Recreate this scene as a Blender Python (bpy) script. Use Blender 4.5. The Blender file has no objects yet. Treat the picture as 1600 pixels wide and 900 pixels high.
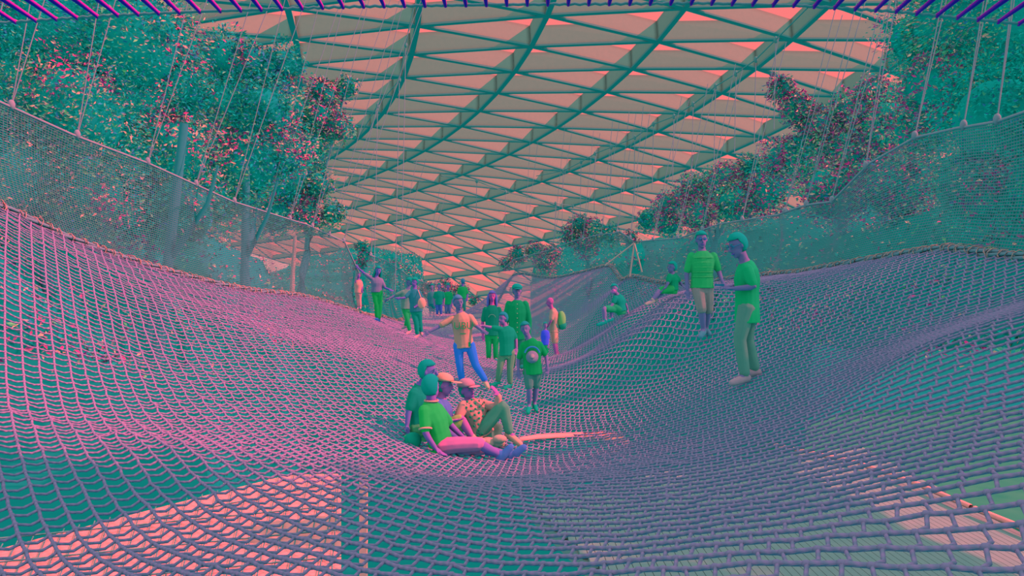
import bpy, math, random
import numpy as np
from mathutils import Vector, Matrix
random.seed(7); rng = np.random.default_rng(7)
S = bpy.context.scene
C = S.collection
# ---------------------------------------------------------------- camera
F = 1155.56                       # focal length in pixels of the 1600x900 frame
cam = bpy.data.objects.new('camera', bpy.data.cameras.new('camera')); C.objects.link(cam)
cam.data.sensor_width = 36; cam.data.lens = 26.0
cam.data.clip_start = 0.05; cam.data.clip_end = 500
cam.rotation_euler = (math.radians(90), 0, 0)
S.camera = cam
S.view_settings.view_transform = 'Standard'; S.view_settings.look = 'None'
S.view_settings.exposure = 0.0; S.view_settings.gamma = 1.0; S.view_settings.use_curve_mapping = False
# ---------------------------------------------------------------- sky and sun
AMB = 0.40                        # green and blue radiance of the sky
wd = bpy.data.worlds.new('sky'); S.world = wd; wd.use_nodes = True
nt = wd.node_tree; nt.nodes.clear()
tc = nt.nodes.new('ShaderNodeTexCoord'); sx = nt.nodes.new('ShaderNodeSeparateXYZ')
nt.links.new(tc.outputs['Generated'], sx.inputs[0])
rp = nt.nodes.new('ShaderNodeValToRGB'); nt.links.new(sx.outputs['Z'], rp.inputs[0])
rp.color_ramp.elements[0].position = 0.0
mp = nt.nodes.new('ShaderNodeMapRange'); mp.inputs['From Min'].default_value = -0.07; mp.inputs['From Max'].default_value = -0.015
nt.links.new(sx.outputs['Z'], mp.inputs['Value']); nt.links.new(mp.outputs[0], rp.inputs[0])
rp.color_ramp.elements[0].color = (0.012, .235, .225, 1); rp.color_ramp.elements[1].color = (1.0, AMB*0.95, AMB*0.95, 1)
bg = nt.nodes.new('ShaderNodeBackground'); nt.links.new(rp.outputs[0], bg.inputs[0])
wo = nt.nodes.new('ShaderNodeOutputWorld'); nt.links.new(bg.outputs[0], wo.inputs[0])
sun = bpy.data.objects.new('sun', bpy.data.lights.new('sun', 'SUN')); C.objects.link(sun)
sun.data.color = (1.0, 0.03, 0.05); sun.data.energy = 13.5; sun.data.angle = math.radians(0.8)
sun.rotation_euler = Vector((0.74, -0.08, 0.66)).to_track_quat('Z', 'Y').to_euler()
S.cycles.use_fast_gi = True; S.cycles.fast_gi_method = 'REPLACE'; S.cycles.ao_bounces_render = 1
wd.light_settings.distance = 0.2
S.cycles.max_bounces = 8; S.cycles.transparent_max_bounces = 12

# ---------------------------------------------------------------- helpers
def P(px, py, D): return Vector(((px-800)/F*D, D, (450-py)/F*D))
def lin(c): c /= 255.0; return c/12.92 if c <= 0.04045 else ((c+0.055)/1.055)**2.4
def alb(r, g, b, kr=0.8, gb=1.25):
    """surface colour that shows roughly as (r,g,b) under the place's own light"""
    return (max(lin(r)*kr, 0.004), lin(g)/AMB*gb, lin(b)/AMB*gb, 1)
MATS = {}
def mat(name, rgb, kr=0.8, gb=1.25, rough=0.8, var=0.12, scale=6.0, bump=0.0):
    if name in MATS: return MATS[name]
    m = bpy.data.materials.new(name); m.use_nodes = True; n = m.node_tree; n.nodes.clear()
    o = n.nodes.new('ShaderNodeOutputMaterial'); d = n.nodes.new('ShaderNodeBsdfDiffuse')
    d.inputs['Roughness'].default_value = 0.3
    tcx = n.nodes.new('ShaderNodeTexCoord'); no = n.nodes.new('ShaderNodeTexNoise'); no.inputs['Scale'].default_value = scale
    n.links.new(tcx.outputs['Object'], no.inputs['Vector'])
    mix = n.nodes.new('ShaderNodeMix'); mix.data_type = 'RGBA'
    c = alb(*rgb, kr=kr, gb=gb)
    mix.inputs[6].default_value = (c[0]*(1-2*var), c[1]*(1-var*.4), c[2]*(1-var*.4), 1)
    mix.inputs[7].default_value = (c[0]*(1+2*var), c[1]*(1+var*.4), c[2]*(1+var*.4), 1)
    n.links.new(no.outputs[0], mix.inputs[0]); n.links.new(mix.outputs[2], d.inputs[0])
    if bump:
        b = n.nodes.new('ShaderNodeBump'); b.inputs['Strength'].default_value = bump
        n.links.new(no.outputs[0], b.inputs['Height']); n.links.new(b.outputs[0], d.inputs['Normal'])
    n.links.new(d.outputs[0], o.inputs[0]); MATS[name] = m; return m
def mat_attr(name, attr='Col'):
    m = bpy.data.materials.new(name); m.use_nodes = True; n = m.node_tree; n.nodes.clear()
    o = n.nodes.new('ShaderNodeOutputMaterial'); d = n.nodes.new('ShaderNodeBsdfDiffuse')
    a = n.nodes.new('ShaderNodeAttribute'); a.attribute_name = attr
    n.links.new(a.outputs['Color'], d.inputs[0]); n.links.new(d.outputs[0], o.inputs[0]); return m
def rope_mat(name, rgb, kr, twist=True):
    m = bpy.data.materials.new(name); m.use_nodes = True; n = m.node_tree; n.nodes.clear()
    o = n.nodes.new('ShaderNodeOutputMaterial'); d = n.nodes.new('ShaderNodeBsdfDiffuse')
    c = alb(*rgb, kr=kr)
    a = n.nodes.new('ShaderNodeAttribute'); a.attribute_name = 'tw'
    s = n.nodes.new('ShaderNodeMath'); s.operation = 'SINE'; n.links.new(a.outputs['Fac'], s.inputs[0])
    h = n.nodes.new('ShaderNodeMath'); h.operation = 'MULTIPLY_ADD'; h.inputs[1].default_value = .5; h.inputs[2].default_value = .5
    n.links.new(s.outputs[0], h.inputs[0])
    mix = n.nodes.new('ShaderNodeMix'); mix.data_type = 'RGBA'
    mix.inputs[6].default_value = (c[0]*.75, c[1]*1.0, c[2]*.92, 1); mix.inputs[7].default_value = (c[0]*1.15, c[1], c[2]*1.05, 1)
    n.links.new(h.outputs[0], mix.inputs[0]); n.links.new(mix.outputs[2], d.inputs[0])
    b = n.nodes.new('ShaderNodeBump'); b.inputs['Strength'].default_value = .6; b.inputs['Distance'].default_value = .004
    n.links.new(h.outputs[0], b.inputs['Height']); n.links.new(b.outputs[0], d.inputs['Normal'])
    n.links.new(d.outputs[0], o.inputs[0]); return m
def mesh_np(name, v, f, m, smooth=True, attrs=None, mi=None):
    """v (N,3), f (M,k) all faces with k corners"""
    me = bpy.data.meshes.new(name); v = np.asarray(v, np.float32); f = np.asarray(f, np.int32)
    M, k = f.shape
    me.vertices.add(len(v)); me.vertices.foreach_set('co', v.ravel())
    me.loops.add(M*k); me.loops.foreach_set('vertex_index', f.ravel())
    me.polygons.add(M); me.polygons.foreach_set('loop_start', np.arange(0, M*k, k, dtype=np.int32))
    me.polygons.foreach_set('use_smooth', np.full(M, smooth))
    for x in (m if isinstance(m, (list, tuple)) else [m]): me.materials.append(x)
    if mi is not None: me.polygons.foreach_set('material_index', np.asarray(mi, np.int32))
    me.update(calc_edges=True)
    if attrs:
        for an, (ty, arr) in attrs.items():
            at = me.attributes.new(an, ty, 'POINT')
            at.data.foreach_set('value' if ty == 'FLOAT' else 'color', np.asarray(arr, np.float32).ravel())
    return me
def link(name, me, parent=None, **kw):
    o = bpy.data.objects.new(name, me); C.objects.link(o)
    if parent is not None: o.parent = parent
    for k, x in kw.items(): o[k] = x
    return o
def thing(name, label, cat, loc=(0, 0, 0), group=None):
    o = bpy.data.objects.new(name, None); C.objects.link(o); o.location = loc; o.empty_display_size = .1
    o['label'] = label; o['category'] = cat
    if group: o['group'] = group
    return o
def shift(me, loc):
    me.transform(Matrix.Translation(-Vector(loc))); return me
def tube_np(pts, r, k=6, tw=0.0, up=(0, 0, 1)):
    pts = np.asarray(pts, float); n = len(pts)
    t = np.gradient(pts, axis=0); t /= np.linalg.norm(t, axis=1)[:, None]+1e-9
    u = np.tile(np.array(up, float), (n, 1))
    s = np.cross(t, u); bad = np.linalg.norm(s, axis=1) < .15
    s[bad] = np.cross(t[bad], np.array([1., .1, 0])); s /= np.linalg.norm(s, axis=1)[:, None]
    w = np.cross(s, t)
    a = np.arange(k)/k*2*np.pi
    r = np.broadcast_to(np.asarray(r, float), (n,))
    v = pts[:, None, :] + r[:, None, None]*(s[:, None, :]*np.cos(a)[None, :, None]+w[:, None, :]*np.sin(a)[None, :, None])
    i = np.arange(n-1)[:, None]*k; j = np.arange(k)[None, :]; j2 = (j+1) % k
    f = np.stack([i+j, i+j2, i+k+j2, i+k+j], -1).reshape(-1, 4)
    L = np.concatenate([[0], np.cumsum(np.linalg.norm(np.diff(pts, axis=0), axis=1))])
    T = (L[:, None]*tw + a[None, :]).ravel()
    return v.reshape(-1, 3), f, T
class Acc:
    def __init__(s): s.v = []; s.f = []; s.t = []; s.n = 0
    def add(s, v, f, t=None):
        s.v.append(v); s.f.append(np.asarray(f)+s.n); s.n += len(v); s.t.append(np.zeros(len(v)) if t is None else t)
    def tube(s, pts, r, k=6, tw=0.0, up=(0, 0, 1)): s.add(*tube_np(pts, r, k, tw, up))
    def box(s, c, h, R=None):
        c = np.array(c, float); q = np.array([[x, y, z] for x in (-1, 1) for y in (-1, 1) for z in (-1, 1)], float)*np.array(h)
        if R is not None: q = q @ np.array(R).T
        s.add(q+c, [[0, 1, 3, 2], [4, 6, 7, 5], [0, 4, 5, 1], [2, 3, 7, 6], [0, 2, 6, 4], [1, 5, 7, 3]])
    def ell(s, c, rx, ry, rz, R=None, nu=12, nv=8):
        th = np.linspace(0, np.pi, nv+1); ph = np.arange(nu)/nu*2*np.pi
        v = np.stack([np.sin(th)[:, None]*np.cos(ph), np.sin(th)[:, None]*np.sin(ph), np.cos(th)[:, None]*np.ones(nu)], -1).reshape(-1, 3)
        v = v*np.array([rx, ry, rz])
        if R is not None: v = v @ np.array(R).T
        i = np.arange(nv)[:, None]*nu; j = np.arange(nu)[None, :]; j2 = (j+1) % nu
        f = np.stack([i+j, i+nu+j, i+nu+j2, i+j2], -1).reshape(-1, 4)
        s.add(v+np.array(c, float), f)
    def obj(s, name, m, parent=None, smooth=True, tw=False, loc=None, **kw):
        if not s.v: return None
        v = np.concatenate(s.v); f = np.concatenate(s.f)
        if loc is not None: v = v-np.array(loc)
        me = mesh_np(name, v, f, m, smooth, {'tw': ('FLOAT', np.concatenate(s.t))} if tw else None)
        return link(name, me, parent, **kw)
def interp(xs, table, col):
    t = np.array(table, float); return np.interp(xs, t[:, 0], t[:, col])

# ---------------------------------------------------------------- net height field (thin plate spline through surveyed points)
CP = [(0,320,9),(100,370,10),(250,420,12),(380,452,14.5),(470,462,17),(560,488,20),(600,495,24),(640,490,30),
 (0,600,5.9),(0,900,3.5),(250,550,8.3),(400,600,8.3),(500,540,10.8),(450,520,11.5),(600,560,12),(300,700,5.2),(600,700,7.2),(300,900,3.1),
 (800,900,3.1),(800,830,4.0),(800,780,4.9),(800,738,7.0),(600,780,4.7),(650,735,6.9),(720,715,8.3),(800,692,9.2),(820,665,10.4),(828,646,11.3),(760,608,12.6),(785,600,12.9),
 (700,545,18),(652,528,20.5),(775,562,17),(865,560,20),(690,493,31),(740,520,26),(720,494,33),
 (1600,900,2.25),(1200,900,2.4),(1000,860,3.1),(1000,780,4.4),(1000,740,5.4),(1300,770,3.4),(1600,750,2.6),(1600,600,4.2),(1450,530,5.7),(1600,470,6.7),(1300,620,6.0),(1200,700,5.1),(1165,598,8.3),(1010,670,8.4),
 (1100,529,11.5),(1000,580,11.5),(1340,480,9),(1040,462,13),(965,492,16),(1000,520,14),(940,545,16),(1200,480,11),(900,500,22),(960,450,23),
 (1600,402,8),(1480,388,9.5),(1250,427,13),(1200,430,15),(1110,441,17),(1050,442,19),(985,430,22),(955,414,25),(900,427,28),(850,434,30),(800,430,32)]
cps = [tuple(P(*c)) for c in CP]
cps += [(-5.9,6.5,1.0),(-5.3,3,.55),(-4.8,0,.4),(-4.6,-2,.4),(0,0,-1.15),(0,-2,-1.15),(4.5,0,.1),(5.2,3,.3),(5.5,5.5,.4),(-2.4,1,-1.1),(2.2,0.6,-.75),(-3.4,34,.3),(-1.5,34.5,-1.2)]
cps = np.array(cps)
def tps_U(r2): return np.where(r2 > 1e-12, r2*np.log(r2+1e-12), 0)
XY = cps[:, :2]; n_ = len(XY)
K = tps_U(((XY[:, None]-XY[None])**2).sum(-1)) + np.eye(n_)*0.6
Q = np.hstack([np.ones((n_, 1)), XY]); A_ = np.block([[K, Q], [Q.T, np.zeros((3, 3))]])
W_ = np.linalg.solve(A_, np.concatenate([cps[:, 2], np.zeros(3)]))
def netz(x, y):
    x = np.asarray(x, float); y = np.asarray(y, float)
    r2 = (x[..., None]-XY[:, 0])**2+(y[..., None]-XY[:, 1])**2
    return tps_U(r2) @ W_[:n_] + W_[n_] + W_[n_+1]*x + W_[n_+2]*y
def netz_fix(x, y): return float(netz(np.array([x]), np.array([y]))[0])
RL = [(-2,-4.6),(0,-4.8),(3,-5.3),(6.5,-5.9),(9,-6.23),(10,-6.06),(12,-5.71),(14.5,-5.27),(17,-4.85),(20,-4.15),(24,-4.15),(30,-4.15),(34.5,-3.4)]      # y, x of the left rim
RR = [(-2,4.3),(0,4.5),(3,5.2),(5.5,5.5),(8,5.54),(9.5,5.6),(13,5.07),(15,5.19),(17,4.56),(19,4.11),(22,3.52),(25,3.35),(28,2.42),(30,1.3),(32,0.0),(33.5,-.7),(34.5,-1.2)]
def inside(x, y): return (y > -1.6) & (y < 34.4) & (x > interp(y, RL, 1)) & (x < interp(y, RR, 1))

# ---------------------------------------------------------------- materials
M_rope = rope_mat('climbing rope', (160, 106, 141), 0.54)
M_far = rope_mat('climbing rope distant', (160, 104, 140), 0.54)
M_mesh = mat('fine mesh cord', (120, 118, 132), kr=.6)
M_lash = mat('pale lashing cord', (205, 130, 130), kr=.7)
M_hang = mat('hanger cord', (165, 120, 135), kr=.5)
M_purple = mat('purple lashing', (150, 32, 150), kr=1.1)
M_purple2 = mat('edge rope grey', (90, 120, 130), kr=.8)
M_steel = mat('roof fin', (150, 130, 122), kr=.76, var=.05)
M_flange = mat('roof flange', (95, 122, 124), kr=.8, var=.05)
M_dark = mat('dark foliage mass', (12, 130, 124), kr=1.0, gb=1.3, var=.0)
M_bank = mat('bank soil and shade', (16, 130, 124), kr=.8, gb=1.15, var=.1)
M_leaf = mat_attr('leaves')

# ---------------------------------------------------------------- roof
tab = {}
def T(c, r, x, y): tab[(c, r)] = (x, y)
for r, x, y in [(-1,465,25),(0,467,62),(1,465,98)]: T(-1, r, x, y)
for r, x, y in [(-1,645,15),(0,645,54),(1,625,95),(2,615,125),(3,600,152),(4,580,177)]: T(0, r, x, y)
for r, x, y in [(0,825,42),(1,802,81),(2,775,117),(3,750,147),(4,727,172),(5,700,195),(6,665,217),(7,635,232),(8,605,247),(9,572,264)]: T(1, r, x, y)
for r, x, y in [(0,1022,35),(1,982,78),(2,940,117),(3,907,150),(4,867,179),(5,830,204),(6,790,223),(7,757,241),(8,725,257),(9,692,272),(10,650,284),(11,617,296)]: T(2, r, x, y)
for r, x, y in [(0,1242,27),(1,1182,76),(2,1130,118),(3,1077,151),(4,1027,180),(5,980,206),(6,940,230),(7,892,249),(8,852,266),(9,812,282),(10,770,292),(11,727,307),(12,682,317),(13,650,325),(14,607,337)]: T(3, r, x, y)
for r, x, y in [(1,1380,82),(2,1322,129),(3,1260,162),(4,1192,195),(5,1140,220),(6,1075,245),(7,1025,264),(8,975,284),(9,927,299),(10,882,312),(11,837,325),(12,795,335),(13,747,344),(14,705,354),(15,662,362),(16,620,370)]: T(4, r, x, y)
for r, x, y in [(10,1003,325),(14,800,374),(15,755,382),(16,710,390),(17,667,397)]: T(5, r, x, y)
keys = list(tab); cr = np.array(keys, float)
Dn = 29+2.35*cr[:, 1]
xyz = np.array([tuple(P(tab[k][0], tab[k][1], d)) for k, d in zip(keys, Dn)])
def basis(c, r): return np.stack([np.ones_like(c), c, r, c*c, c*r, r*r, c*r*r*.1, r**3*.1], -1)
coef, *_ = np.linalg.lstsq(basis(cr[:, 0], cr[:, 1]), xyz[:, [0, 2]], rcond=None)
def node(c, r):
    b = basis(np.float64(c), np.float64(r)) @ coef
    return Vector((b[0], 29+2.35*r, b[1]))
roof = link('ceiling', None, None, kind='structure')
pane_m = bpy.data.materials.new('roof pane'); pane_m.use_nodes = True; n = pane_m.node_tree; n.nodes.clear()
o_ = n.nodes.new('ShaderNodeOutputMaterial'); tr = n.nodes.new('ShaderNodeBsdfTransparent'); gl = n.nodes.new('ShaderNodeBsdfTranslucent'); mx = n.nodes.new('ShaderNodeMixShader')
tr.inputs[0].default_value = (.95, .55, .55, 1); gl.inputs[0].default_value = (.8, .62, .62, 1); mx.inputs[0].default_value = .02
n.links.new(tr.outputs[0], mx.inputs[1]); n.links.new(gl.outputs[0], mx.inputs[2]); n.links.new(mx.outputs[0], o_.inputs[0])
C0, C1, R0, R1 = -4, 9, -3, 21
N = {(c, r): node(c, r) for c in range(C0, C1+1) for r in range(R0, R1+1)}
def nrm(c, r):
    a = node(c+.5, r)-node(c-.5, r); b = node(c, r+.5)-node(c, r-.5); q = a.cross(b).normalized()
    return q if q.z < 0 else -q
NN = {k: nrm(*k) for k in N}
beams = []; panes = []
FD = .78
def vis(p):
    if p.y < 1: return 0
    x = 800+p.x/p.y*F; y = 450-p.z/p.y*F
    return 1 if (-60 < x < 1660 and -60 < y < 520) else 0
for (c, r), p in N.items():
    for dc, dr, w in ((1, 0, .05), (0, 1, .06), (1, 1, .05)):
        q = N.get((c+dc, r+dr))
        if q is None: continue
        d = (q-p); s = d.cross(NN[(c, r)]).normalized()
        a = Acc(); n0 = NN[(c, r)]; n1 = NN[(c+dc, r+dr)]
        FD = .80-.016*max(0, r)       # the beams get shallower towards the far edge of the shell
        def bar(h0, h1, ww):
            v = []
            for pp, nn in ((p, n0), (q, n1)):
                for h in (h0, h1):
                    for sg in (-1, 1): v.append(pp+nn*h+s*ww*sg)
            a.add(np.array([tuple(x) for x in v]), [[0, 1, 3, 2], [4, 6, 7, 5], [0, 4, 5, 1], [2, 3, 7, 6], [0, 2, 6, 4], [1, 5, 7, 3]])
        bar(0, FD, w*.6); bar(FD, FD+.07, w*1.2+.03)
        mid = (p+q)/2
        beams.append((-(1000 if vis(mid) or vis(p) or vis(q) else 0)+mid.length, a))
    q, q2, q3 = N.get((c+1, r)), N.get((c+1, r+1)), N.get((c, r+1))
    if q and q2 and q3:
        up = -NN[(c, r)]*.02
        for tri in ((p, q, q2), (p, q2, q3)):
            mid = (tri[0]+tri[1]+tri[2])/3
            v = [t+up for t in tri]+[t+up*3 for t in tri]
            a = Acc(); a.add(np.array([tuple(x) for x in v]), [[0, 1, 2, 2], [3, 5, 4, 4], [0, 3, 4, 1], [1, 4, 5, 2], [2, 5, 3, 0]])
            panes.append((-(1000 if vis(mid) else 0)+mid.length, tri, up))
def tri_mesh(tris):
    v = []; f = []
    for tri, up in tris:
        b = len(v); v += [tuple(t+up) for t in tri]; f.append((b, b+1, b+2))
    return mesh_np('pane', v, f, pane_m, False)
panes.sort(key=lambda x: x[0]); beams.sort(key=lambda x: x[0])
for _, tri, up in panes[:300]: link('pane', tri_mesh([(tri, up)]), roof)
link('outer_panes', tri_mesh([(t, u) for _, t, u in panes[300:]]), roof, kind='stuff')
def beam_obj(name, accs, **kw):
    v = []; f = []; mi = []; nb = 0
    for a in accs:
        vv = np.concatenate(a.v); ff = np.concatenate(a.f); v.append(vv); f.append(ff+nb); nb += len(vv); mi += [0]*6+[1]*6
    link(name, mesh_np(name, np.concatenate(v), np.concatenate(f), [M_steel, M_flange], False, None, mi), roof, **kw)
for _, a in beams[:300]: beam_obj('beam', [a])
beam_obj('outer_beams', [a for _, a in beams[300:]], kind='stuff')

# ---------------------------------------------------------------- lower floor and banks
M_floor = mat('lower floor', (20, 132, 128), kr=.6, gb=.95, var=.3, scale=.4)
M_bright = mat('white canopy panel', (250, 128, 128), kr=.75, var=.03)
M_slat = mat('deck board', (128, 124, 124), kr=.7, var=.12, scale=3)
M_bed = mat('planting bed', (62, 134, 110), kr=.6, gb=.95, var=.3, scale=1.5)
M_kerb = mat('pale kerb', (245, 128, 128), kr=.9)
FZ = -9.0
def G(px, py, z=FZ):
    D = F*(-z)/(py-450); return P(px, py, D)
def slab(name, pts, th, m, parent=None, **kw):
    k = len(pts); v = [tuple(p) for p in pts]+[tuple(p-Vector((0, 0, th))) for p in pts]
    me = bpy.data.meshes.new(name); me.from_pydata(v, [], [tuple(range(k)), tuple(range(2*k-1, k-1, -1))]+[(i, i+k, (i+1) % k+k, (i+1) % k) for i in range(k)])
    me.materials.append(m); return link(name, me, parent, **kw)
slab('floor', [Vector((-60, -10, FZ)), Vector((60, -10, FZ)), Vector((60, 75, FZ)), Vector((-60, 75, FZ))], .3, M_floor, kind='structure')
# pale sloping canopy panel seen through the net, lower left
cz = -2.9
ca = thing('lower_canopy', 'pale glazed canopy with dark diagonal bars seen through the net at the lower left', 'canopy', tuple(G(300, 850, cz)))
pl = [G(-80, 878, cz), G(330, 772, cz), G(450, 742, cz), G(533, 740, cz), G(533, 930, cz), G(-80, 1000, cz)]
o = slab('panel', [p-Vector(ca.location) for p in pl], .1, M_bright, ca)
a = Acc(); 
for i in range(26):
    x = -60+i*24
    if x < 520:
        a0 = G(x, 930, cz); a1 = G(min(x+40, 530), max(742, 880-0.25*(x+60)-20), cz)
        a.tube([tuple(a0+Vector((0, 0, .03))), tuple(a1+Vector((0, 0, .03)))], .008, 4)
for yy in (775, 812, 850, 893): a.tube([tuple(G(-60+max(0, (812-yy)*8), yy+46, cz)+Vector((0, 0, .08))), tuple(G(533, yy-18, cz)+Vector((0, 0, .04)))], .01, 4)
a.obj('glazing_bar', M_flange, ca, loc=tuple(ca.location), kind='stuff')
po = thing('white_post', 'slim pale post standing below the net right of the canopy', 'post', tuple(G(568, 880)))
a = Acc(); b = G(568, 860, -4.2); a.box((b.x, b.y, -4.6), (.06, .04, 1.8)); a.obj('shaft', M_bright, po, False, loc=tuple(po.location))
a = Acc(); a.box((b.x, b.y, -7.7), (.15, .10, 1.3)); a.obj('base', M_bright, po, False, loc=tuple(po.location))
# slatted deck lower right
dz = -3.7
dk = thing('slatted_deck', 'grey boarded deck with dark joints seen through the net at the lower right', 'deck', tuple(G(1300, 850, dz)))
A0, A1, A2, A3 = G(830, 790, dz), G(1000, 742, dz), G(1345, 700, dz), G(1680, 880, dz)
A4 = G(1700, 990, dz); A5 = G(1050, 1000, dz)
slab('deck_base', [p-Vector(dk.location)-Vector((0, 0, .06)) for p in (A0, A1, A2, A3, A4, A5)], .2, M_slat, dk)
xs = np.arange(0, 9, .11)
for i, x in enumerate(xs):
    # boards run away from the viewer; clip to the deck outline
    poly = [A0, A1, A2, A3, A4, A5]; ys = []
    for k in range(6):
        p, q = poly[k], poly[(k+1) % 6]
        if (p.x-x)*(q.x-x) < 0: ys.append(p.y+(q.y-p.y)*(x-p.x)/(q.x-p.x))
    if len(ys) >= 2:
        y0, y1 = min(ys), max(ys); a = Acc(); a.box((x, (y0+y1)/2, dz), (.051, (y1-y0)/2, .03)); a.obj('board', M_slat, dk, False, loc=tuple(dk.location))
kb = thing('kerb', 'pale kerb running beside the planting bed under the right of the net', 'kerb', tuple(G(1340, 735, dz)))
kp = [G(x, y, dz)+Vector((0, 0, .15)) for x, y in ((1200, 703), (1340, 735), (1440, 772), (1520, 808), (1620, 850))]
for p, q in zip(kp[:-1], kp[1:]):
    a = Acc(); a.tube([tuple(p.lerp(q, .03)), tuple(p.lerp(q, .97))], .045, 6); a.obj('kerb_stone', M_kerb, kb, loc=tuple(kb.location))
bd = thing('planting_bed', 'green planting bed with reddish plants under the right of the net', 'flower bed', tuple(G(1500, 700, dz-.35)))
slab('soil', [p-Vector(bd.location) for p in (G(1180, 690, dz-.35), G(1330, 640, dz-.35), G(1700, 640, dz-.35), G(1700, 850, dz-.35), G(1600, 830, dz-.35), G(1440, 762, dz-.35))], .3, M_bed, bd)

# ---------------------------------------------------------------- leaf clouds
PAL = {
 'dark': (14,130,122), 'teal2': (40,128,118), 'grey': (112,138,112), 'blue': (66,100,132), 'purple': (140,60,108), 'magenta': (185,48,112),
 'coral': (225,130,118), 'dull': (130,104,112), 'lime': (135,145,100)}
PK = {k: np.array(alb(*v, kr={'coral': .8, 'dull': .8, 'lime': .5, 'purple': 1.3, 'magenta': 1.3}.get(k, .6)))*np.array([1, 1.28, 1.28, 1]) for k, v in PAL.items()}
def vnoise(p, s, seed):
    r = np.random.default_rng(seed); o = np.zeros(len(p))
    for _ in range(5):
        d = r.normal(size=3); d *= s/np.linalg.norm(d)*r.uniform(.6, 1.5); o += np.sin(p@d+r.uniform(0, 6.28))
    return o/2.2
def leaves(cent, nrmv, size, mix, seed):
    n = len(cent); r = np.random.default_rng(seed)
    d = r.normal(size=(n, 3)); d[:, 2] = d[:, 2]*.6-.25; d /= np.linalg.norm(d, axis=1)[:, None]
    w = np.cross(d, nrmv+r.normal(size=(n, 3))*.5); w /= np.linalg.norm(w, axis=1)[:, None]+1e-9
    up = np.cross(w, d)
    s = (size*r.uniform(.6, 1.35, n))[:, None]
    v = np.stack([cent-d*s*.5, cent+w*s*.2+up*s*.05, cent+d*s*.5-up*s*.1, cent-w*s*.2+up*s*.05], 1).reshape(-1, 3)
    f = np.arange(n*4).reshape(-1, 4)
    a = vnoise(cent, 3.2, seed+1); b = r.uniform(0, 1, n); c = vnoise(cent, 1.7, seed+2)
    names = []
    fl, lt, gr = [min(.6, q*1.5) for q in mix]      # share of flowers, light leaves, grey leaves
    t_f = np.quantile(a, 1-min(1, fl*1.6)); t_l = np.quantile(c, 1-min(1, lt*1.8))
    col = np.tile(PK['dark'], (n, 1))
    g = b < gr; k = r.integers(0, 3, n); col[g & (k == 0)] = PK['grey']; col[g & (k == 1)] = PK['blue']; col[g & (k == 2)] = PK['teal2']
    L = (c > t_l) & (r.uniform(0, 1, n) < .5); k = r.integers(0, 5, n)
    for i, nm in enumerate(('coral', 'dull', 'lime', 'grey', 'dull')): col[L & (k == i)] = PK[nm]
    Fm = (a > t_f) & (r.uniform(0, 1, n) < .62); k = r.integers(0, 5, n)
    for i, nm in enumerate(('purple', 'purple', 'magenta', 'dull', 'coral')): col[Fm & (k == i)] = PK[nm]
    col[:, :3] *= r.uniform(.85, 1.15, (n, 1))
    return v, f, np.repeat(col, 4, 0)
def tree(name, label, cat, blobs, trunk, mix, seed, size=.10, dens=150, group=None, core=.66):
    base = Vector(trunk[0]) if trunk else P(*blobs[0][:3])
    t = thing(name, label, cat, tuple(base), group)
    r = np.random.default_rng(seed); cents = []; nrms = []; acc = Acc()
    for bl in blobs:
        if len(bl) == 5: c = np.array(bl[1:4], float); R = bl[4]; px = c[0]*50
        else:
            px, py, D, rp_ = bl; c = np.array(P(px, py, D)); R = rp_*D/F
        rad = np.array([R, R*.9, R])
        nl = int(dens*R*R*22)
        u = r.normal(size=(nl, 3)); u /= np.linalg.norm(u, axis=1)[:, None]; u[:, 1] = -np.abs(u[:, 1])*np.where(r.uniform(0, 1, nl) < .75, 1, -1)
        # lumpy crown: the radius follows a noise
        lump = 1+.16*vnoise(u*2.2, 2.2, seed+abs(int(px))) 
        rr = r.uniform(.70, 1.06, nl)*lump
        cents.append(c+u*rad*rr[:, None]); nrms.append(u)
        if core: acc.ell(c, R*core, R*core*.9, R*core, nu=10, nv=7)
    v, f, col = leaves(np.concatenate(cents), np.concatenate(nrms), size, mix, seed)
    v = v-np.array(base)
    me = mesh_np('foliage', v, f, M_leaf, False, {'Col': ('FLOAT_COLOR', col)})
    link('foliage', me, t, kind='stuff')
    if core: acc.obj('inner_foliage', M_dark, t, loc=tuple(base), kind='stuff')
    if trunk:
        a = Acc(); p0, p1 = Vector(trunk[0]), Vector(trunk[1])
        pts = [p0.lerp(p1, k/6)+Vector((math.sin(k*1.3+seed)*.06, math.cos(k+seed)*.05, 0)) for k in range(7)]
        a.tube([tuple(q) for q in pts], np.linspace(.14, .07, 7), 8)
        a.obj('trunk', M_trunk, t, loc=tuple(base))
        for k in range(3):
            a = Acc(); b = Vector(P(*blobs[k][:3])); a.tube([tuple(p1.lerp(p0, .1+.1*k)), tuple(p1.lerp(b, .5)+Vector((0, 0, -.1))), tuple(b)], [.06, .045, .02], 6)
            a.obj('branch', M_trunk, t, loc=tuple(base))
    return t
M_trunk = mat('bark', (60, 118, 124), kr=.6, bump=.4, scale=14)
def tk(px, D, z0=-1.0, z1=1.8, dx=.2): 
    q = P(px, 450, D); return ((q.x, D, z0), (q.x+dx, D, z1))
G1 = None
tree('broadleaf_tree', 'tall dense dark tree filling the upper left corner', 'tree', [(60,50,13.5,140),(200,60,14,115),(110,180,13.5,120),(-10,150,13,110),(20,290,13,110),(-60,20,13,150),(130,300,13.5,90)], tk(60, 13.5), (.05,.12,.25), 11, size=.085, dens=170)
tree('broadleaf_tree', 'dark tree with purple blossom sprays right of the upper left corner tree', 'tree', [(262,70,15,62),(285,140,15,50),(230,170,15,80),(200,250,14.6,75),(270,240,15,80),(180,330,14.6,70),(280,330,15,80)], tk(230, 15), (.16,.16,.28), 12, size=.10, dens=120)
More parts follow.
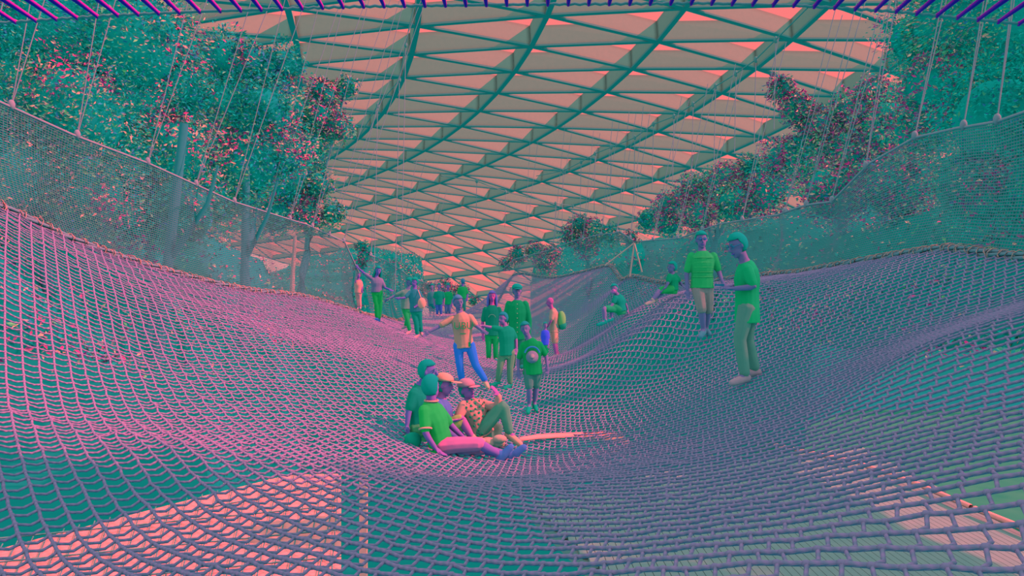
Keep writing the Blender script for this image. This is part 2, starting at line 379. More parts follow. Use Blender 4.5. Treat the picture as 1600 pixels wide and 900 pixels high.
tree('broadleaf_tree', 'leafy tree with a pink flowering spray hanging left of the open roof', 'tree', [(352,95,16,48),(400,105,16,45),(440,105,16.4,38),(350,170,16,65),(410,180,16,65),(385,250,16,75),(340,300,16,70),(440,240,16.4,50),(330,230,15.8,60)], tk(380, 16.4), (.14,.2,.36), 13, size=.10, dens=135)
tree('broadleaf_tree', 'small ragged tree edging the open roof above the far end of the left side net', 'tree', [(505,150,18,32),(540,138,18.2,22),(495,185,18,40),(525,200,18,28),(480,225,18,42),(450,180,17.6,40),(450,290,18,45),(495,290,18.2,30),(520,335,18.4,22),(430,335,18,40),(480,340,18.4,30)], tk(470, 18.6), (.14,.24,.4), 14, size=.10, dens=150)
tree('broadleaf_tree', 'tall dense dark tree filling the upper right corner', 'tree', [(1500,40,13.5,110),(1590,60,13,130),(1430,60,14,55),(1465,130,13.6,80),(1560,190,12.5,100),(1440,200,13.8,60),(1630,280,12.5,110),(1520,290,13,80),(1800,60,11,170),(1850,250,10,150),('w',5.6,3.0,6.0,1.5),('w',8,3.0,6.4,1.8),('w',10.6,3.2,6.6,2.0),('w',7.6,5.0,4.9,1.3),('w',9.6,5.6,4.2,1.6),('w',10.6,8,4.2,1.7),('w',12,6.5,6.2,2.0),('w',12.5,3,5,1.8),('w',8.7,1.0,5.2,1.8),('w',6.0,1.0,5.6,1.5)], tk(1540, 13.6), (.08,.08,.12), 15, size=.085, dens=150)  # crown blobs out of view are unseen foliage added to shade the near net
tree('flowering_tree', 'magenta flowering tree left of the upper right corner tree', 'tree', [(1218,140,18,24),(1245,170,18,30),(1280,205,18,42),(1330,180,17.5,42),(1365,150,17.5,32),(1385,200,17,60),(1325,250,17.5,66),(1260,255,18,50),(1225,250,18.4,40),(1300,300,17,60),(1400,290,16.4,75)], tk(1310, 18), (.34,.22,.5), 16, size=.10, dens=170)
tree('flowering_tree', 'lower magenta flowering tree above the walking man in the right side net gap', 'tree', [(1175,272,22,34),(1130,285,22.4,36),(1085,300,22.8,32),(1045,322,23.4,26),(1012,345,24,20),(1150,320,22,42),(1090,335,22.6,34),(1045,350,23.4,24),(1195,300,21.6,42)], tk(1110, 23), (.34,.18,.42), 17, size=.11, dens=150)
tree('flowering_tree', 'distant round flowering tree over the middle of the far net rim', 'tree', [(905,352,30,18),(925,362,30,22),(890,370,30,18),(955,368,30,18),(985,372,29.6,14),(915,380,30,24)], tk(915, 31), (.3,.15,.4), 18, size=.12, dens=130)
tree('shrub', 'pinkish distant shrub just right of the lowest part of the roof', 'shrub', [(810,398,34,16),(835,392,34,16),(862,395,33.6,15),(790,412,34,12),(850,410,33.6,20)], None, (.4,.35,.3), 19, size=.12, dens=130)
tree('shrub', 'small flowering shrub behind the distant group of walkers', 'shrub', [(665,452,37,12),(695,447,37,13),(722,452,37,11),(650,460,37,9),(740,470,37,9),(705,460,37,14)], None, (.55,.3,.3), 20, size=.13, dens=120)
tree('shrub', 'dark wispy shrub at the far end of the left side net', 'shrub', [(565,385,24,12),(572,400,24,14),(560,415,24,12)], None, (.3,.2,.4), 21, size=.10, dens=110)

# planted banks outside the side nets
def bank(name, label, rim, sgn, y0, y1, seed, wide, h):
    ys = np.arange(y0, y1, .5); t = thing(name, label, 'bank', (interp(ys[0], rim, 1)+sgn*wide, float(ys[0]), -4))
    prof = [(2.5, -1.5), (2.6, -1.1), (2.9, -.5), (3.3, .15*h), (wide+.6, .6*h), (wide+2.6, 1.0*h), (wide+4.6, 1.1*h)]
    V = []; 
    for y in ys:
        rx = float(interp(y, rim, 1)); rz = netz_fix(rx, y)
        for k, (dx, dz_) in enumerate(prof):
            V.append((rx+sgn*(dx+.25*math.sin(y*1.7+k)), y, rz+(dz_ if (y < 17.5 or k > 0) else -7)*(1 if y < 25 or dz_ < 0 else max(.15, 1-(y-25)*.1) if sgn < 0 else max(.7, 1-(y-20)*.04))+.2*math.sin(y*1.1+k*2+seed)))
    V = np.array(V); k = len(prof); i = np.arange(len(ys)-1)[:, None]*k; j = np.arange(k-1)[None]
    f = np.stack([i+j, i+j+1, i+k+j+1, i+k+j], -1).reshape(-1, 4)
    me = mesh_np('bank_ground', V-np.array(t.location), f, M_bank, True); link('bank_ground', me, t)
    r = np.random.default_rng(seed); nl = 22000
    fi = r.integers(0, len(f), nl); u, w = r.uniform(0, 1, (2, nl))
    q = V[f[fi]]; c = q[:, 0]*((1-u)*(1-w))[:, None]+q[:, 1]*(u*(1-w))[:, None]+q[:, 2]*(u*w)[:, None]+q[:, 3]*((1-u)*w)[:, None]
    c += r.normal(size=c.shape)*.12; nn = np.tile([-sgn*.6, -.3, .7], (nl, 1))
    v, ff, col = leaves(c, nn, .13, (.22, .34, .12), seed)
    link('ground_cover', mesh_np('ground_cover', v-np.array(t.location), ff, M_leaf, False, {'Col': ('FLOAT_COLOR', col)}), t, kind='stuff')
    # trunks rising from the bank
    return t
bank('planted_bank', 'dark planted bank with pink plants behind the left side net', RL, -1, 2, 50, 31, 3.2, 2.6)
bank('planted_bank', 'dark planted bank with blossoms behind the right side net', RR, 1, 4, 50, 32, 3.0, 1.9)
for lab, px, D, r_ in (('slender bare tree trunk behind the left side net below the flowering spray', 380, 15.5, .09), ('leaning bare tree trunk behind the left side net near its middle', 245, 13.5, .10), ('thin pale trunk behind the left side net near its far end', 456, 17.6, .05)):
    t = thing('tree_trunk', lab, 'tree trunk', tuple(P(px, 470, D)))
    a = Acc(); q = P(px, 450, D); dxx = .5 if px == 245 else .08
    z0, z1 = ((-1.3, 3) if px != 456 else (-.2, 1.25)); a.tube([(q.x, D, z0), (q.x+dxx*.3, D, z0*.4+.5), (q.x+dxx, D, z1)], [r_*1.3, r_, r_*.8], 8); a.obj('trunk', M_trunk if px != 456 else M_lash, t, loc=tuple(t.location))
    if px == 456: continue
    a = Acc(); a.tube([(q.x+dxx*.6, D, .6), (q.x+dxx+.5, D-.2, 1.5), (q.x+dxx+.7, D-.2, 2.2)], [r_*.6, r_*.4, r_*.2], 6); a.obj('branch', M_trunk, t, loc=tuple(t.location))

# ---------------------------------------------------------------- the climbing net
STEP = .10; STEPA = .13
ds = .01
def gen_curve():
    c = [(-.3, 5.0)]; x, y = c[0]; fw = []; bw = []
    for k in range(2600):
        ph = math.radians(-40+17*math.tanh((x)/2.2)); x += ds*math.cos(ph); y += ds*math.sin(ph); fw.append((x, y))
    x, y = -.3, 5.0
    for k in range(3600):
        ph = math.radians(-40+17*math.tanh((x)/2.2)); x -= ds*math.cos(ph); y -= ds*math.sin(ph); bw.append((x, y))
    return np.array(bw[::-1]+c+fw)
cur = gen_curve(); ii = np.arange(0, len(cur), STEP/ds).astype(int); cur = cur[ii]
bd_ = np.array([math.cos(math.radians(55)), math.sin(math.radians(55))])
tt = np.arange(-150, 400)*STEPA
GX = cur[:, 0][None, :]+tt[:, None]*bd_[0]; GY = cur[:, 1][None, :]+tt[:, None]*bd_[1]      # rows: A ropes, columns: B ropes
near = np.exp(-((GX/4.5)**2+((GY-4)/5)**2))
wig = rng.normal(size=GX.shape)*.006
INS = inside(GX, GY)
GZ = np.full(GX.shape, np.nan); GZ[INS] = netz(GX[INS], GY[INS])
GZ = GZ+wig
nodes3 = np.stack([GX+wig, GY-wig, GZ], -1)
net = thing('climbing_net', 'huge grey purple rope net hung as a walkable hollow across the whole foreground', 'net', (0, 8, -1.6))
NL = np.array(net.location)
def runs(mask):
    out = []; i = 0; m = mask.tolist()
    while i < len(m):
        if m[i]:
            j = i
            while j+1 < len(m) and m[j+1]: j += 1
            if j-i >= 2: out.append((i, j))
            i = j+1
        else: i += 1
    return out
ropes = []
for fam in (0, 1):
    cnt = nodes3.shape[fam]
    for i in range(cnt):
        line = nodes3[i] if fam == 0 else nodes3[:, i]
        mk = INS[i] if fam == 0 else INS[:, i]
        for s, e in runs(mk):
            pts = line[s:e+1]
            dv = np.sqrt((pts[:, 0]**2+pts[:, 1]**2)); vis_ = pts[:, 1] > 2.5
            score = dv[vis_].min() if vis_.any() else 99
            ropes.append((score, fam, pts))
ropes.sort(key=lambda x: x[0])
RAD = (.0098, .0085)
def rope_geo(acc, fam, pts):
    d = np.abs(pts[:, 1])
    if fam == 1:      # cross cords hook over the long ropes: sagging middle point in each mesh
        mids = (pts[:-1]+pts[1:])/2; mids[:, 2] -= .012
        tv = pts[1:]-pts[:-1]; mids[:, :2] += np.stack([tv[:, 1], -tv[:, 0]], -1)*.16
        full = np.empty((len(pts)*2-1, 3)); full[0::2] = pts; full[1::2] = mids
        nearm = np.minimum(np.abs(full[:, 1]), 99) < 9
    else: full = pts
    # near part fine, far part coarse
    k = 6 if d.min() < 7 else 4
    if fam == 1 and d.min() > 9: full = pts; k = 3
    if d.min() > 14: k = 3
    acc.tube(full, RAD[fam], k, tw=150.0 if d.min() < 9 else 0)
far = Acc()
for q, (sc, fam, pts) in enumerate(ropes):
    if q < 300:
        a = Acc(); rope_geo(a, fam, pts); a.obj('rope', M_rope, net, tw=True, loc=NL)
    else: rope_geo(far, fam, pts)
far.obj('distant_ropes', M_far, net, tw=True, loc=NL, kind='stuff')
kn = Acc(); base = Acc(); base.ell((0, 0, 0), .019, .015, .014, nu=6, nv=4)
bv = np.concatenate(base.v); bf = np.concatenate(base.f)
sel = INS & (GY > 2.2) & (GY < 12) ; cs = nodes3[sel]
V = (cs[:, None, :]+bv[None]).reshape(-1, 3); Fk = (np.arange(len(cs))[:, None, None]*len(bv)+bf[None]).reshape(-1, 4)
kn.add(V, Fk); kn.obj('knots', M_rope, net, tw=True, loc=NL, kind='stuff')
# rim ropes
def rim_pts(rim, y0, y1, st=.2, up=0.0, out=0.0, sgn=1):
    ys = np.arange(y0, y1, st); x = interp(ys, rim, 1)
    return np.stack([x+sgn*out, ys, netz(x, ys)+up], -1)
for rim, y1, s in ((RL, 34.3, -1), (RR, 34.0, 1)):
    base_p = rim_pts(rim, -1.5, y1)
    for k in range(4):
        a = Acc(); ph = np.arange(len(base_p))*.6+k*1.57
        off = np.stack([.035*np.cos(ph), np.zeros(len(ph)), .035*np.sin(ph)], -1)
        a.tube(base_p+off, .022, 6); a.obj('rim_rope', M_mesh, net, loc=NL)
    a = Acc()
    for p in base_p[::1]:
        for j in range(2):
            th = rng.uniform(0, 3); q = p+np.array([0, rng.uniform(-.1, .1), 0])
            ring = [(q[0]+.07*math.cos(w+th), q[1]+.03*math.sin(w), q[2]+.07*math.sin(w+th)) for w in np.linspace(0, 6.28, 8)]
            a.tube(ring, .007, 3)
    a.obj('lashing', M_lash, net, loc=NL, kind='stuff')

# ---------------------------------------------------------------- side nets
def side_net(label, rim, y0, y1, top, sgn, attach, seed, step=.05, rail_lab=None):
    """top: rows (y, x offset outwards, z of the top cable)"""
    t = thing('side_net', label, 'net', (float(interp(y0, rim, 1)), y0, netz_fix(float(interp(y0, rim, 1)), y0)))
    L = tuple(t.location)
    ys = np.arange(y0, y1, step); bx = interp(ys, rim, 1); bz = netz(bx, ys)
    tz = interp(ys, top, 2); tx = bx+sgn*interp(ys, top, 1)
    wv = .05*np.sin(ys*2.3+seed)+.03*np.sin(ys*5.1)
    nv = 30
    vv = np.linspace(0, 1, nv)
    def surf(v):  # v may be an array
        x = bx+(tx-bx)*v**.8+sgn*wv*np.sin(np.pi*v)+sgn*.12*np.sin(np.pi*v); z = bz+(tz-bz)*v
        return np.stack([x, ys, z], -1)
    a = Acc(); hmax = float(np.max(tz-bz)); nh = int(hmax/step)
    for k in range(1, nh): a.tube(surf(k/nh), .0062, 3)
    a.obj('mesh_cords', M_mesh, t, loc=L, kind='stuff')
    b = Acc(); G_ = np.stack([surf(v) for v in np.linspace(0, 1, 9)])
    for i in range(0, len(ys)): b.tube(G_[:, i], .0030, 3, up=(0, 1, 0))
    b.obj('upright_cords', M_mesh, t, loc=L, kind='stuff')
    a = Acc(); c = surf(1.0); a.tube(c, .018, 6); a.obj('top_cable', M_hang, t, loc=L)
    for (ya, dxl, ln) in attach:
        i = int(np.clip((ya-y0)/step, 0, len(ys)-1)); p = c[i]
        for s2 in (0, 1):
            a = Acc(); p1 = p+np.array([dxl+s2*.07, s2*.08, 1.0])*ln
            a.tube([tuple(p+np.array([0, 0, .02])), tuple(p1)], .0075, 5, up=(0, 1, 0)); a.obj('hanger_rope', M_hang, t, loc=L)
        a = Acc(); a.ell(p+np.array([0, 0, .03]), .045, .045, .07, nu=8, nv=5); a.obj('clamp', M_hang, t, loc=L)
    return t
def topz(px, py, D): return (450-py)/F*D
side_net('tall fine mesh side net along the left rim of the big net', RL, 4.0, 20.1,
  [(4, .3, 2.9), (8.7, .2, topz(0,152,8.7)), (9.2, .2, topz(40,158,9.2)), (10.4, .2, topz(165,210,10.4)), (12, .2, topz(275,255,12)), (14.5, .2, topz(400,315,14.5)), (17.5, .15, topz(490,350,17.5)), (19.4, .1, topz(545,378,19.4)), (20.1, 0, topz(555,430,20))],
  -1, [(8.9, .12, 6), (9.4, .18, 6), (10.5, .16, 6), (12, .25, 7), (13.3, .3, 7), (14.6, .25, 7), (15.8, .25, 7), (16.8, .25, 7), (17.8, .25, 8), (18.6, .3, 8), (19.4, .25, 8)], 1)
side_net('fine mesh side net at the far left beyond the girl in green trousers', RL, 22, 34.2,
  [(22, .1, topz(598,398,22)), (25, .1, topz(625,408,25)), (29, .1, topz(655,425,29)), (34.2, .1, topz(690,448,34))], -1, [(22.3, .05, 1.6), (27, .2, 4), (32, .2, 4)], 2, step=.09)
side_net('fine mesh side net along the right rim of the big net', RR, 4.0, 21.5,
  [(4, .2, 2.5), (8, .2, topz(1600,165,8)), (8.8, .2, topz(1525,190,8.8)), (9.6, .2, topz(1478,200,9.6)), (10.4, .2, topz(1420,215,10.4)), (11.4, .2, topz(1370,255,11.4)), (12.4, .2, topz(1290,315,12.4)), (13.5, .2, topz(1225,322,13.5)), (17, .2, topz(1100,350,17)), (19, .2, topz(1045,372,19)), (21.5, .1, topz(1000,377,21.5))],
  1, [(8.0, .1, 2.2), (8.8, .12, 2.4), (9.5, .16, 2.6), (10.4, .2, 3), (11.5, .15, 3.4), (12.4, .25, 4), (13.3, .25, 4), (14.6, .25, 4), (16.2, .2, 4), (17.8, .2, 4), (19.2, .2, 4), (20.6, .2, 4)], 3)
side_net('distant fine mesh side net around the far right end of the big net', RR, 22, 33.4,
  [(22, .1, topz(985,376,22)), (24, .1, topz(955,362,24)), (26, .1, topz(915,366,26)), (28, .1, topz(890,374,28)), (30, .1, topz(840,392,30)), (32, .1, topz(800,405,32)), (33.4, 0, topz(778,428,33.4))],
  1, [(22.5, .1, 4), (24.5, .1, 4), (26, .1, 4), (27.6, .1, 4), (29.6, .1, 5), (31.4, .05, 5)], 4, step=.08)
# bright bracing cords at the far right rim
a = Acc(); t = thing('brace_cords', 'pale tripod of tie cords on the far right rim of the net', 'rope', tuple(P(990, 378, 21)))
for q in ((945, 415), (984, 432), (1003, 425)):
    a = Acc(); a.tube([tuple(P(991, 380, 20.8)), tuple(P(q[0], q[1], 20.9))], .022, 6); a.obj('cord', M_lash, t, loc=tuple(t.location))
# ---------------------------------------------------------------- overhead net edge
t = thing('overhead_net', 'purple lashed edge of another rope net overhead along the top of the view', 'net', (0, 4.5, 1.74)); L = tuple(t.location)
edge = [(-120, 50), (0, 36), (160, 25), (310, 18), (560, 10), (800, 7), (1100, 5), (1250, 9), (1400, 18), (1600, 38), (1720, 52)]
ex = np.arange(-110, 1720, 8.); ey = interp(ex, edge, 1)
epts = np.array([tuple(P(x, y, 4.5)) for x, y in zip(ex, ey)]); epts[:, 2] += .004*np.sin(ex*.4)
a = Acc(); a.tube(epts, .009, 6); a.obj('edge_cable', M_purple2, t, loc=L)
a = Acc(); a.tube(epts+np.array([0, -.9, .06]), .012, 6); a.obj('edge_cable', M_purple2, t, loc=L)
for x in np.arange(-104, 1710, 32.):
    y = float(interp(x, edge, 1)); p = np.array(P(x, y, 4.5)); 
    a = Acc()
    for s2 in (-.052, .004): a.tube([tuple(p), tuple(p+np.array([s2*.5, -.45, .035])), tuple(p+np.array([s2, -.9, .06]))], .0115, 5)
    a.ell(p, .013, .013, .016, nu=6, nv=4)
    a.obj('lashing_loop', M_purple, t, loc=L)
a = Acc()
for k in range(30): 
    q = epts[::6]+np.array([0, -.9-k*.12, .06]); a.tube(q, .008, 3)
for x in np.arange(-2.6, 3.2, .12): a.tube([(x-.9, 3.6, 1.8), (x-.9, 0., 1.95)], .008, 3)
a.obj('mesh_cords', M_purple2, t, loc=L, kind='stuff')
# suspension cable with droppers under the roof
def cable(label, pts, drops, D0):
    t = thing('suspension_cable', label, 'cable', tuple(P(*pts[0]))); L = tuple(t.location)
    a = Acc(); a.tube([tuple(P(*p)) for p in pts], .016, 5); a.obj('cable', M_flange, t, loc=L)
    for (x, y, D, ln) in drops:
        a = Acc(); p = P(x, y, D); a.tube([tuple(p), tuple(p+Vector((-.02*ln, 0, -ln)))], .009, 4, up=(0, 1, 0)); a.obj('dropper', M_hang, t, loc=L)
        a = Acc(); a.ell(tuple(p), .05, .05, .08, nu=8, nv=5); a.obj('clamp', M_flange, t, loc=L)
c1 = [(1262,12,15),(1212,62,16.5),(1181,93,17.5),(1150,115,18.5),(1118,135,19.5),(1083,163,20.5),(1053,182,21.5),(1021,194,22.5),(992,215,23.5),(955,230,24.5),(930,240,25.5),(908,253,26.5),(880,267,28),(838,275,29.5)]
cable('dark suspension cable with droppers stepping down right of the roof centre', c1, [(x, y, D, 2.0) for x, y, D in c1[1:-1]], 18)
c2 = [(690,275,24),(745,283,25.5),(790,300,27),(868,318,28),(895,322,29),(932,332,30),(975,340,31)]
cable('thin suspension cable over the middle of the far roof', c2, [(x, y, D, 1.3) for x, y, D in c2[1:-1]], 27)
c3 = [(648,8,20),(642,30,20),(634,70,20.4),(624,125,21),(590,165,22),(560,215,23)]
cable('pale suspension cable crossing the left roof members', c3, [(x, y, D, 6.0) for x, y, D in c3[2:-1]], 20)
# pale strap lying in the hollow
t = thing('tape_strap', 'pale pinkish strap lying curved on the net beside the seated group', 'strap', tuple(P(900, 690, 8)))
a = Acc(); sp = []
for x, y, D, w in ((812,690,9.1,.02),(840,686,9.2,.03),(870,684,9.35,.035),(900,684,9.4,.045),(925,683,9.4,.055),(945,685,9.3,.08),(965,688,9.15,.10),(978,692,9.0,.07),(985,697,8.9,.02)): sp.append((P(x, y, D), w))
V = []; 
for p, w in sp:
    z = p.z
    p = p+Vector((0, 0, .03))
    for dy, dz2 in ((-w, 0), (w, .015), (w, -.01), (-w, -.02)): V.append((p.x, p.y+dy, p.z+dz2+w*.3*(1 if dy > 0 else -1)))
n4 = len(sp); f = [[4*i+j, 4*i+(j+1) % 4, 4*(i+1)+(j+1) % 4, 4*(i+1)+j] for i in range(n4-1) for j in range(4)]
a.add(np.array(V), f); a.obj('strap', M_kerb, t, loc=tuple(t.location))
a = Acc(); a.tube([tuple(P(985, 697, 8.9)), tuple(P(960, 704, 8.7)), tuple(P(928, 710, 8.4))], [.05, .035, .01], 6); a.obj('strap_tail', mat('strap shade', (190, 110, 125)), t, loc=tuple(t.location))

#PEOPLE
SKIN = (145, 102, 158); SKIN_LIT = (170, 100, 160); SKIN_D = (118, 104, 152)
TEMP = []
DG = None
def fuse(name, acc, m, parent, loc, voxel, smooth=4, **kw):
    """one continuous surface out of the overlapping closed shapes"""
    v = np.concatenate(acc.v)-np.array(loc); fs = []
    for ff in acc.f:          # every closed shape faces outwards
        q = v[ff]; q = q-q.reshape(-1, 3).mean(0)
        vol = (np.cross(q[:, 0], q[:, 1])*q[:, 2]).sum()+(np.cross(q[:, 0], q[:, 2])*q[:, 3]).sum()
        fs.append(ff if vol > 0 else ff[:, ::-1])
    me = mesh_np(name, v, np.concatenate(fs), m, True); o = link(name, me, parent, **kw)
    r = o.modifiers.new('r', 'REMESH'); r.mode = 'VOXEL'; r.voxel_size = voxel; r.use_smooth_shade = True
    s = o.modifiers.new('s', 'SMOOTH'); s.factor = .5; s.iterations = smooth
    TEMP.append((o, m)); return o
def spline(pts, rad, n=5):
    pts = np.asarray(pts, float); rad = np.asarray(rad, float); m = len(pts)
    if m < 3:
        t = np.linspace(0, 1, n+1)[:, None]; return pts[0]*(1-t)+pts[1]*t, rad[0]*(1-t[:, 0])+rad[1]*t[:, 0]
    P0 = np.vstack([2*pts[0]-pts[1], pts, 2*pts[-1]-pts[-2]]); o = []; ro = []
    for i in range(1, m):
        a, b, c, d = P0[i-1], P0[i], P0[i+1], P0[i+2]
        for t in np.arange(n)/n:
            o.append(.5*((2*b)+(-a+c)*t+(2*a-5*b+4*c-d)*t*t+(-a+3*b-3*c+d)*t**3)*.5+.5*(b+(c-b)*t)); ro.append(rad[i-1]*(1-t)+rad[i]*t)
    o.append(pts[-1]); ro.append(rad[-1]); return np.array(o), np.array(ro)
def limb(acc, pts, rad, k=10, cap=True):
    p, r = spline(pts, rad)
    if cap:
        d0 = p[0]-p[1]; d0 /= np.linalg.norm(d0)+1e-9; d1 = p[-1]-p[-2]; d1 /= np.linalg.norm(d1)+1e-9
        p = np.vstack([p[0]+d0*r[0]*.95, p[0]+d0*r[0]*.7, p, p[-1]+d1*r[-1]*.7, p[-1]+d1*r[-1]*.95]); r = np.concatenate([[r[0]*.12, r[0]*.7], r, [r[-1]*.7, r[-1]*.12]])
    tg = np.diff(p, axis=0); tg /= np.linalg.norm(tg, axis=1)[:, None]+1e-9
    v, f, _ = tube_np(p, r, k, 0, np.eye(3)[int(np.argmin(np.abs(tg).max(0)))]+np.array([.01, .02, .03])); n = len(v)
    acc.add(np.vstack([v, p[0], p[-1]]), np.vstack([f, [[(j+1) % k, j, n, n] for j in range(k)], [[n-k+j, n-k+(j+1) % k, n+1, n+1] for j in range(k)]]))
def torso_rings(acc, secs, lat, k=14):
    """secs: (centre, half width, half depth); lat: sideways unit vector"""
    cs = np.array([s[0] for s in secs], float); t = np.gradient(cs, axis=0); V = []
    a = np.arange(k)/k*2*np.pi
    for (c, w, d), tt_ in zip(secs, t):
        tt_ = tt_/np.linalg.norm(tt_); l = lat-tt_*np.dot(lat, tt_); l /= np.linalg.norm(l); fdir = np.cross(tt_, l)
        V.append(np.array(c)+w*np.cos(a)[:, None]*l+d*np.sin(a)[:, None]*fdir)
    V = np.array(V).reshape(-1, 3); m = len(secs); i = np.arange(m-1)[:, None]*k; j = np.arange(k)[None]; j2 = (j+1) % k
    f = np.stack([i+j, i+j2, i+k+j2, i+k+j], -1).reshape(-1, 4); n = len(V)
    V = np.vstack([V, cs[0], cs[-1]])
    f = np.vstack([f, [[(q+1) % k, q, n, n] for q in range(k)], [[n-k+q, n-k+(q+1) % k, n+1, n+1] for q in range(k)]])
    acc.add(V, f)
def nv(v): v = np.asarray(v, float); return v/(np.linalg.norm(v)+1e-9)
def person(label, D, h, J, face, skin=SKIN, hair=(14, 132, 124), hairstyle='short', top=None, legs=None, shoes=None, extras=None, vox=None, lean=0, lab_group=None):
    """J: joints as (px, py, depth offset). top: (rgb, sleeve 'short'/'long', hem drop). legs: (rgb, 'long'/'short'/'knee')"""
    s = h/1.7
    j = {k: np.array(P(v[0], v[1], D+(v[2] if len(v) > 2 else 0))) for k, v in J.items()}
    vox = vox or max(.010, .00075*D)
    hip = (j['hipL']+j['hipR'])/2; sh = (j['shL']+j['shR'])/2; neck = j['neck']; head = j['head']
    root_loc = np.array([hip[0], hip[1], min(q[2] for q in j.values())])
    for q in 'LR': j['sh'+q] = sh+(j['sh'+q]-sh)*.86
    t = thing('person', label, 'person', tuple(root_loc))
    L = root_loc; lat = nv(j['shR']-j['shL']+(j['hipR']-j['hipL'])*.5); f = nv(face)
    if np.linalg.norm(j['shR']-j['shL']) < .1: lat = np.cross(nv(neck-hip), f)*1.0
    ms = mat('skin %d %d %d' % skin, skin, kr=.75, gb=1.0, var=.05)
    up = nv(head-neck)*.6+np.array([0, 0, .4]); up = nv(up); rt = nv(np.cross(f, up)); up = nv(np.cross(rt, f))
    R3 = np.stack([rt, f, up], 1)        # columns: right, forward, up
    def H(x, y, z): return head+(rt*x+f*y+up*z)*s*1.1
    B = Acc()
    # head: skull, jaw, nose, ears, chin
    B.ell(H(0, -.012, .018), .081*s, .101*s, .106*s, R3, 14, 10); B.ell(H(0, .018, -.045), .062*s, .074*s, .076*s, R3, 12, 8)
    B.ell(H(0, .055, -.095), .026*s, .024*s, .02*s, R3, 8, 6)
    limb(B, [H(0, .082, .015), H(0, .104, -.022), H(0, .09, -.034)], [.010*s, .015*s, .012*s], 8)
    for sg in (-1, 1): B.ell(H(sg*.076, -.005, -.005), .010*s, .02*s, .032*s, R3, 8, 6)
    limb(B, [head-up*.06*s-f*.015*s, neck-up*.02*s, sh*.7+hip*.3*.0+neck*.3-up*.03*s], [.052*s, .056*s, .07*s])
    spine = [hip, hip*.62+sh*.38, hip*.3+sh*.7, sh]
    secs = [(hip-(sh-hip)*.12, .10*s, .08*s), (hip, .15*s, .10*s), (spine[1], .132*s, .095*s), (spine[2], .155*s, .112*s), (sh-(sh-hip)*.06, .165*s, .095*s), (sh+(neck-sh)*.4, .09*s, .07*s), (neck, .06*s, .06*s)]
    torso_rings(B, secs, lat)
    for q in 'LR':
        limb(B, [j['sh'+q], j['el'+q], j['wr'+q]], [.047*s, .038*s, .026*s])
        wr, ha = j['wr'+q], j['ha'+q]; dh = nv(ha-wr); ln = .17*s
        pn = nv(np.cross(dh, lat) if abs(np.dot(dh, lat)) < .9 else np.cross(dh, [0, 0, 1])); sd = nv(np.cross(dh, pn))
        palm = wr+dh*.045*s; B.ell(palm, .042*s, .05*s, .018*s, np.stack([sd, dh, pn], 1), 10, 6)
        for k, (o, l) in enumerate(((-.03, .062), (-.010, .074), (.010, .07), (.028, .055))):
            b = palm+sd*o*s+dh*.035*s; limb(B, [b, b+dh*l*.55*s+pn*.004*s, b+dh*l*s+pn*.02*s], [.0095*s, .0085*s, .007*s], 6)
        b = palm-dh*.02*s+sd*.03*s; limb(B, [b, b+sd*.03*s+dh*.03*s, b+sd*.038*s+dh*.06*s+pn*.01*s], [.012*s, .010*s, .008*s], 6)
        hp = j['hip'+q]; kn_, an, to = j['kn'+q], j['an'+q], j['to'+q]
        limb(B, [hp, hp*.5+kn_*.5, kn_, kn_*.62+an*.38, an], [.088*s, .076*s, .054*s, .056*s, .036*s])
        limb(B, [an-nv(to-an)*.03*s, an*.5+to*.5-np.array([0, 0, .015])*s, to], [.038*s, .036*s, .028*s])
    fuse('body', B, ms, t, L, vox, 3)
    # eyes, mouth
    if D < 22:
        for sg in (-1, 1):
            e = Acc(); e.ell(H(sg*.031, .079, .012), .014*s, .008*s, .008*s, R3, 8, 6); e.obj('eye', mat('eye', (40, 110, 150)), t, loc=L)
            e = Acc(); limb(e, [H(sg*.014, .088, .034), H(sg*.045, .078, .036)], [.005*s, .005*s], 6); e.obj('eyebrow', mat('brow', (30, 120, 130)), t, loc=L)
        e = Acc(); limb(e, [H(-.024, .080, -.058), H(0, .089, -.060), H(.024, .080, -.058)], [.004*s, .007*s, .004*s], 6); e.obj('mouth', mat('lips', (120, 80, 165)), t, loc=L)
    # hair
    mh = mat('hair %d %d %d' % hair, hair, kr=.8, var=.1, scale=30, bump=.3)
    if hairstyle != 'bald':
        Hh = Acc(); nu, nvv = 18, 12
        th = np.linspace(0, np.pi*.80, nvv+1); ph = np.arange(nu)/nu*2*np.pi
        def shell(ex):
            x = np.sin(th)[:, None]*np.cos(ph); y = np.sin(th)[:, None]*np.sin(ph); z = np.cos(th)[:, None]*np.ones(nu)
            # over the face the hairline is pulled up
            drop = np.where(y > .25, np.clip(z, .42, 1), z); rad = np.where((y > .25) & (z < .42), .9, 1)
            hz = drop
            return (head+(rt*(x*rad)[..., None]*(.083+ex)+f*(y*np.where((y > .25) & (z < .42), .72, 1)-.10)[..., None]*(.101+ex)+up*(hz[..., None]*(.108+ex)+.022))*1.0-head)*s*1.09+head
        outer = shell(.006).reshape(-1, 3); inner = shell(-.02).reshape(-1, 3)
        i = np.arange(nvv)[:, None]*nu; jj = np.arange(nu)[None]; j2 = (jj+1) % nu
        fo = np.stack([i+jj, i+nu+jj, i+nu+j2, i+j2], -1).reshape(-1, 4); n = len(outer)
        e0 = nvv*nu; fe = np.array([[e0+q, e0+n+q, e0+n+(q+1) % nu, e0+(q+1) % nu] for q in range(nu)])
        Hh.add(np.vstack([outer, inner]), np.vstack([fo, fo[:, ::-1]+n, fe]))
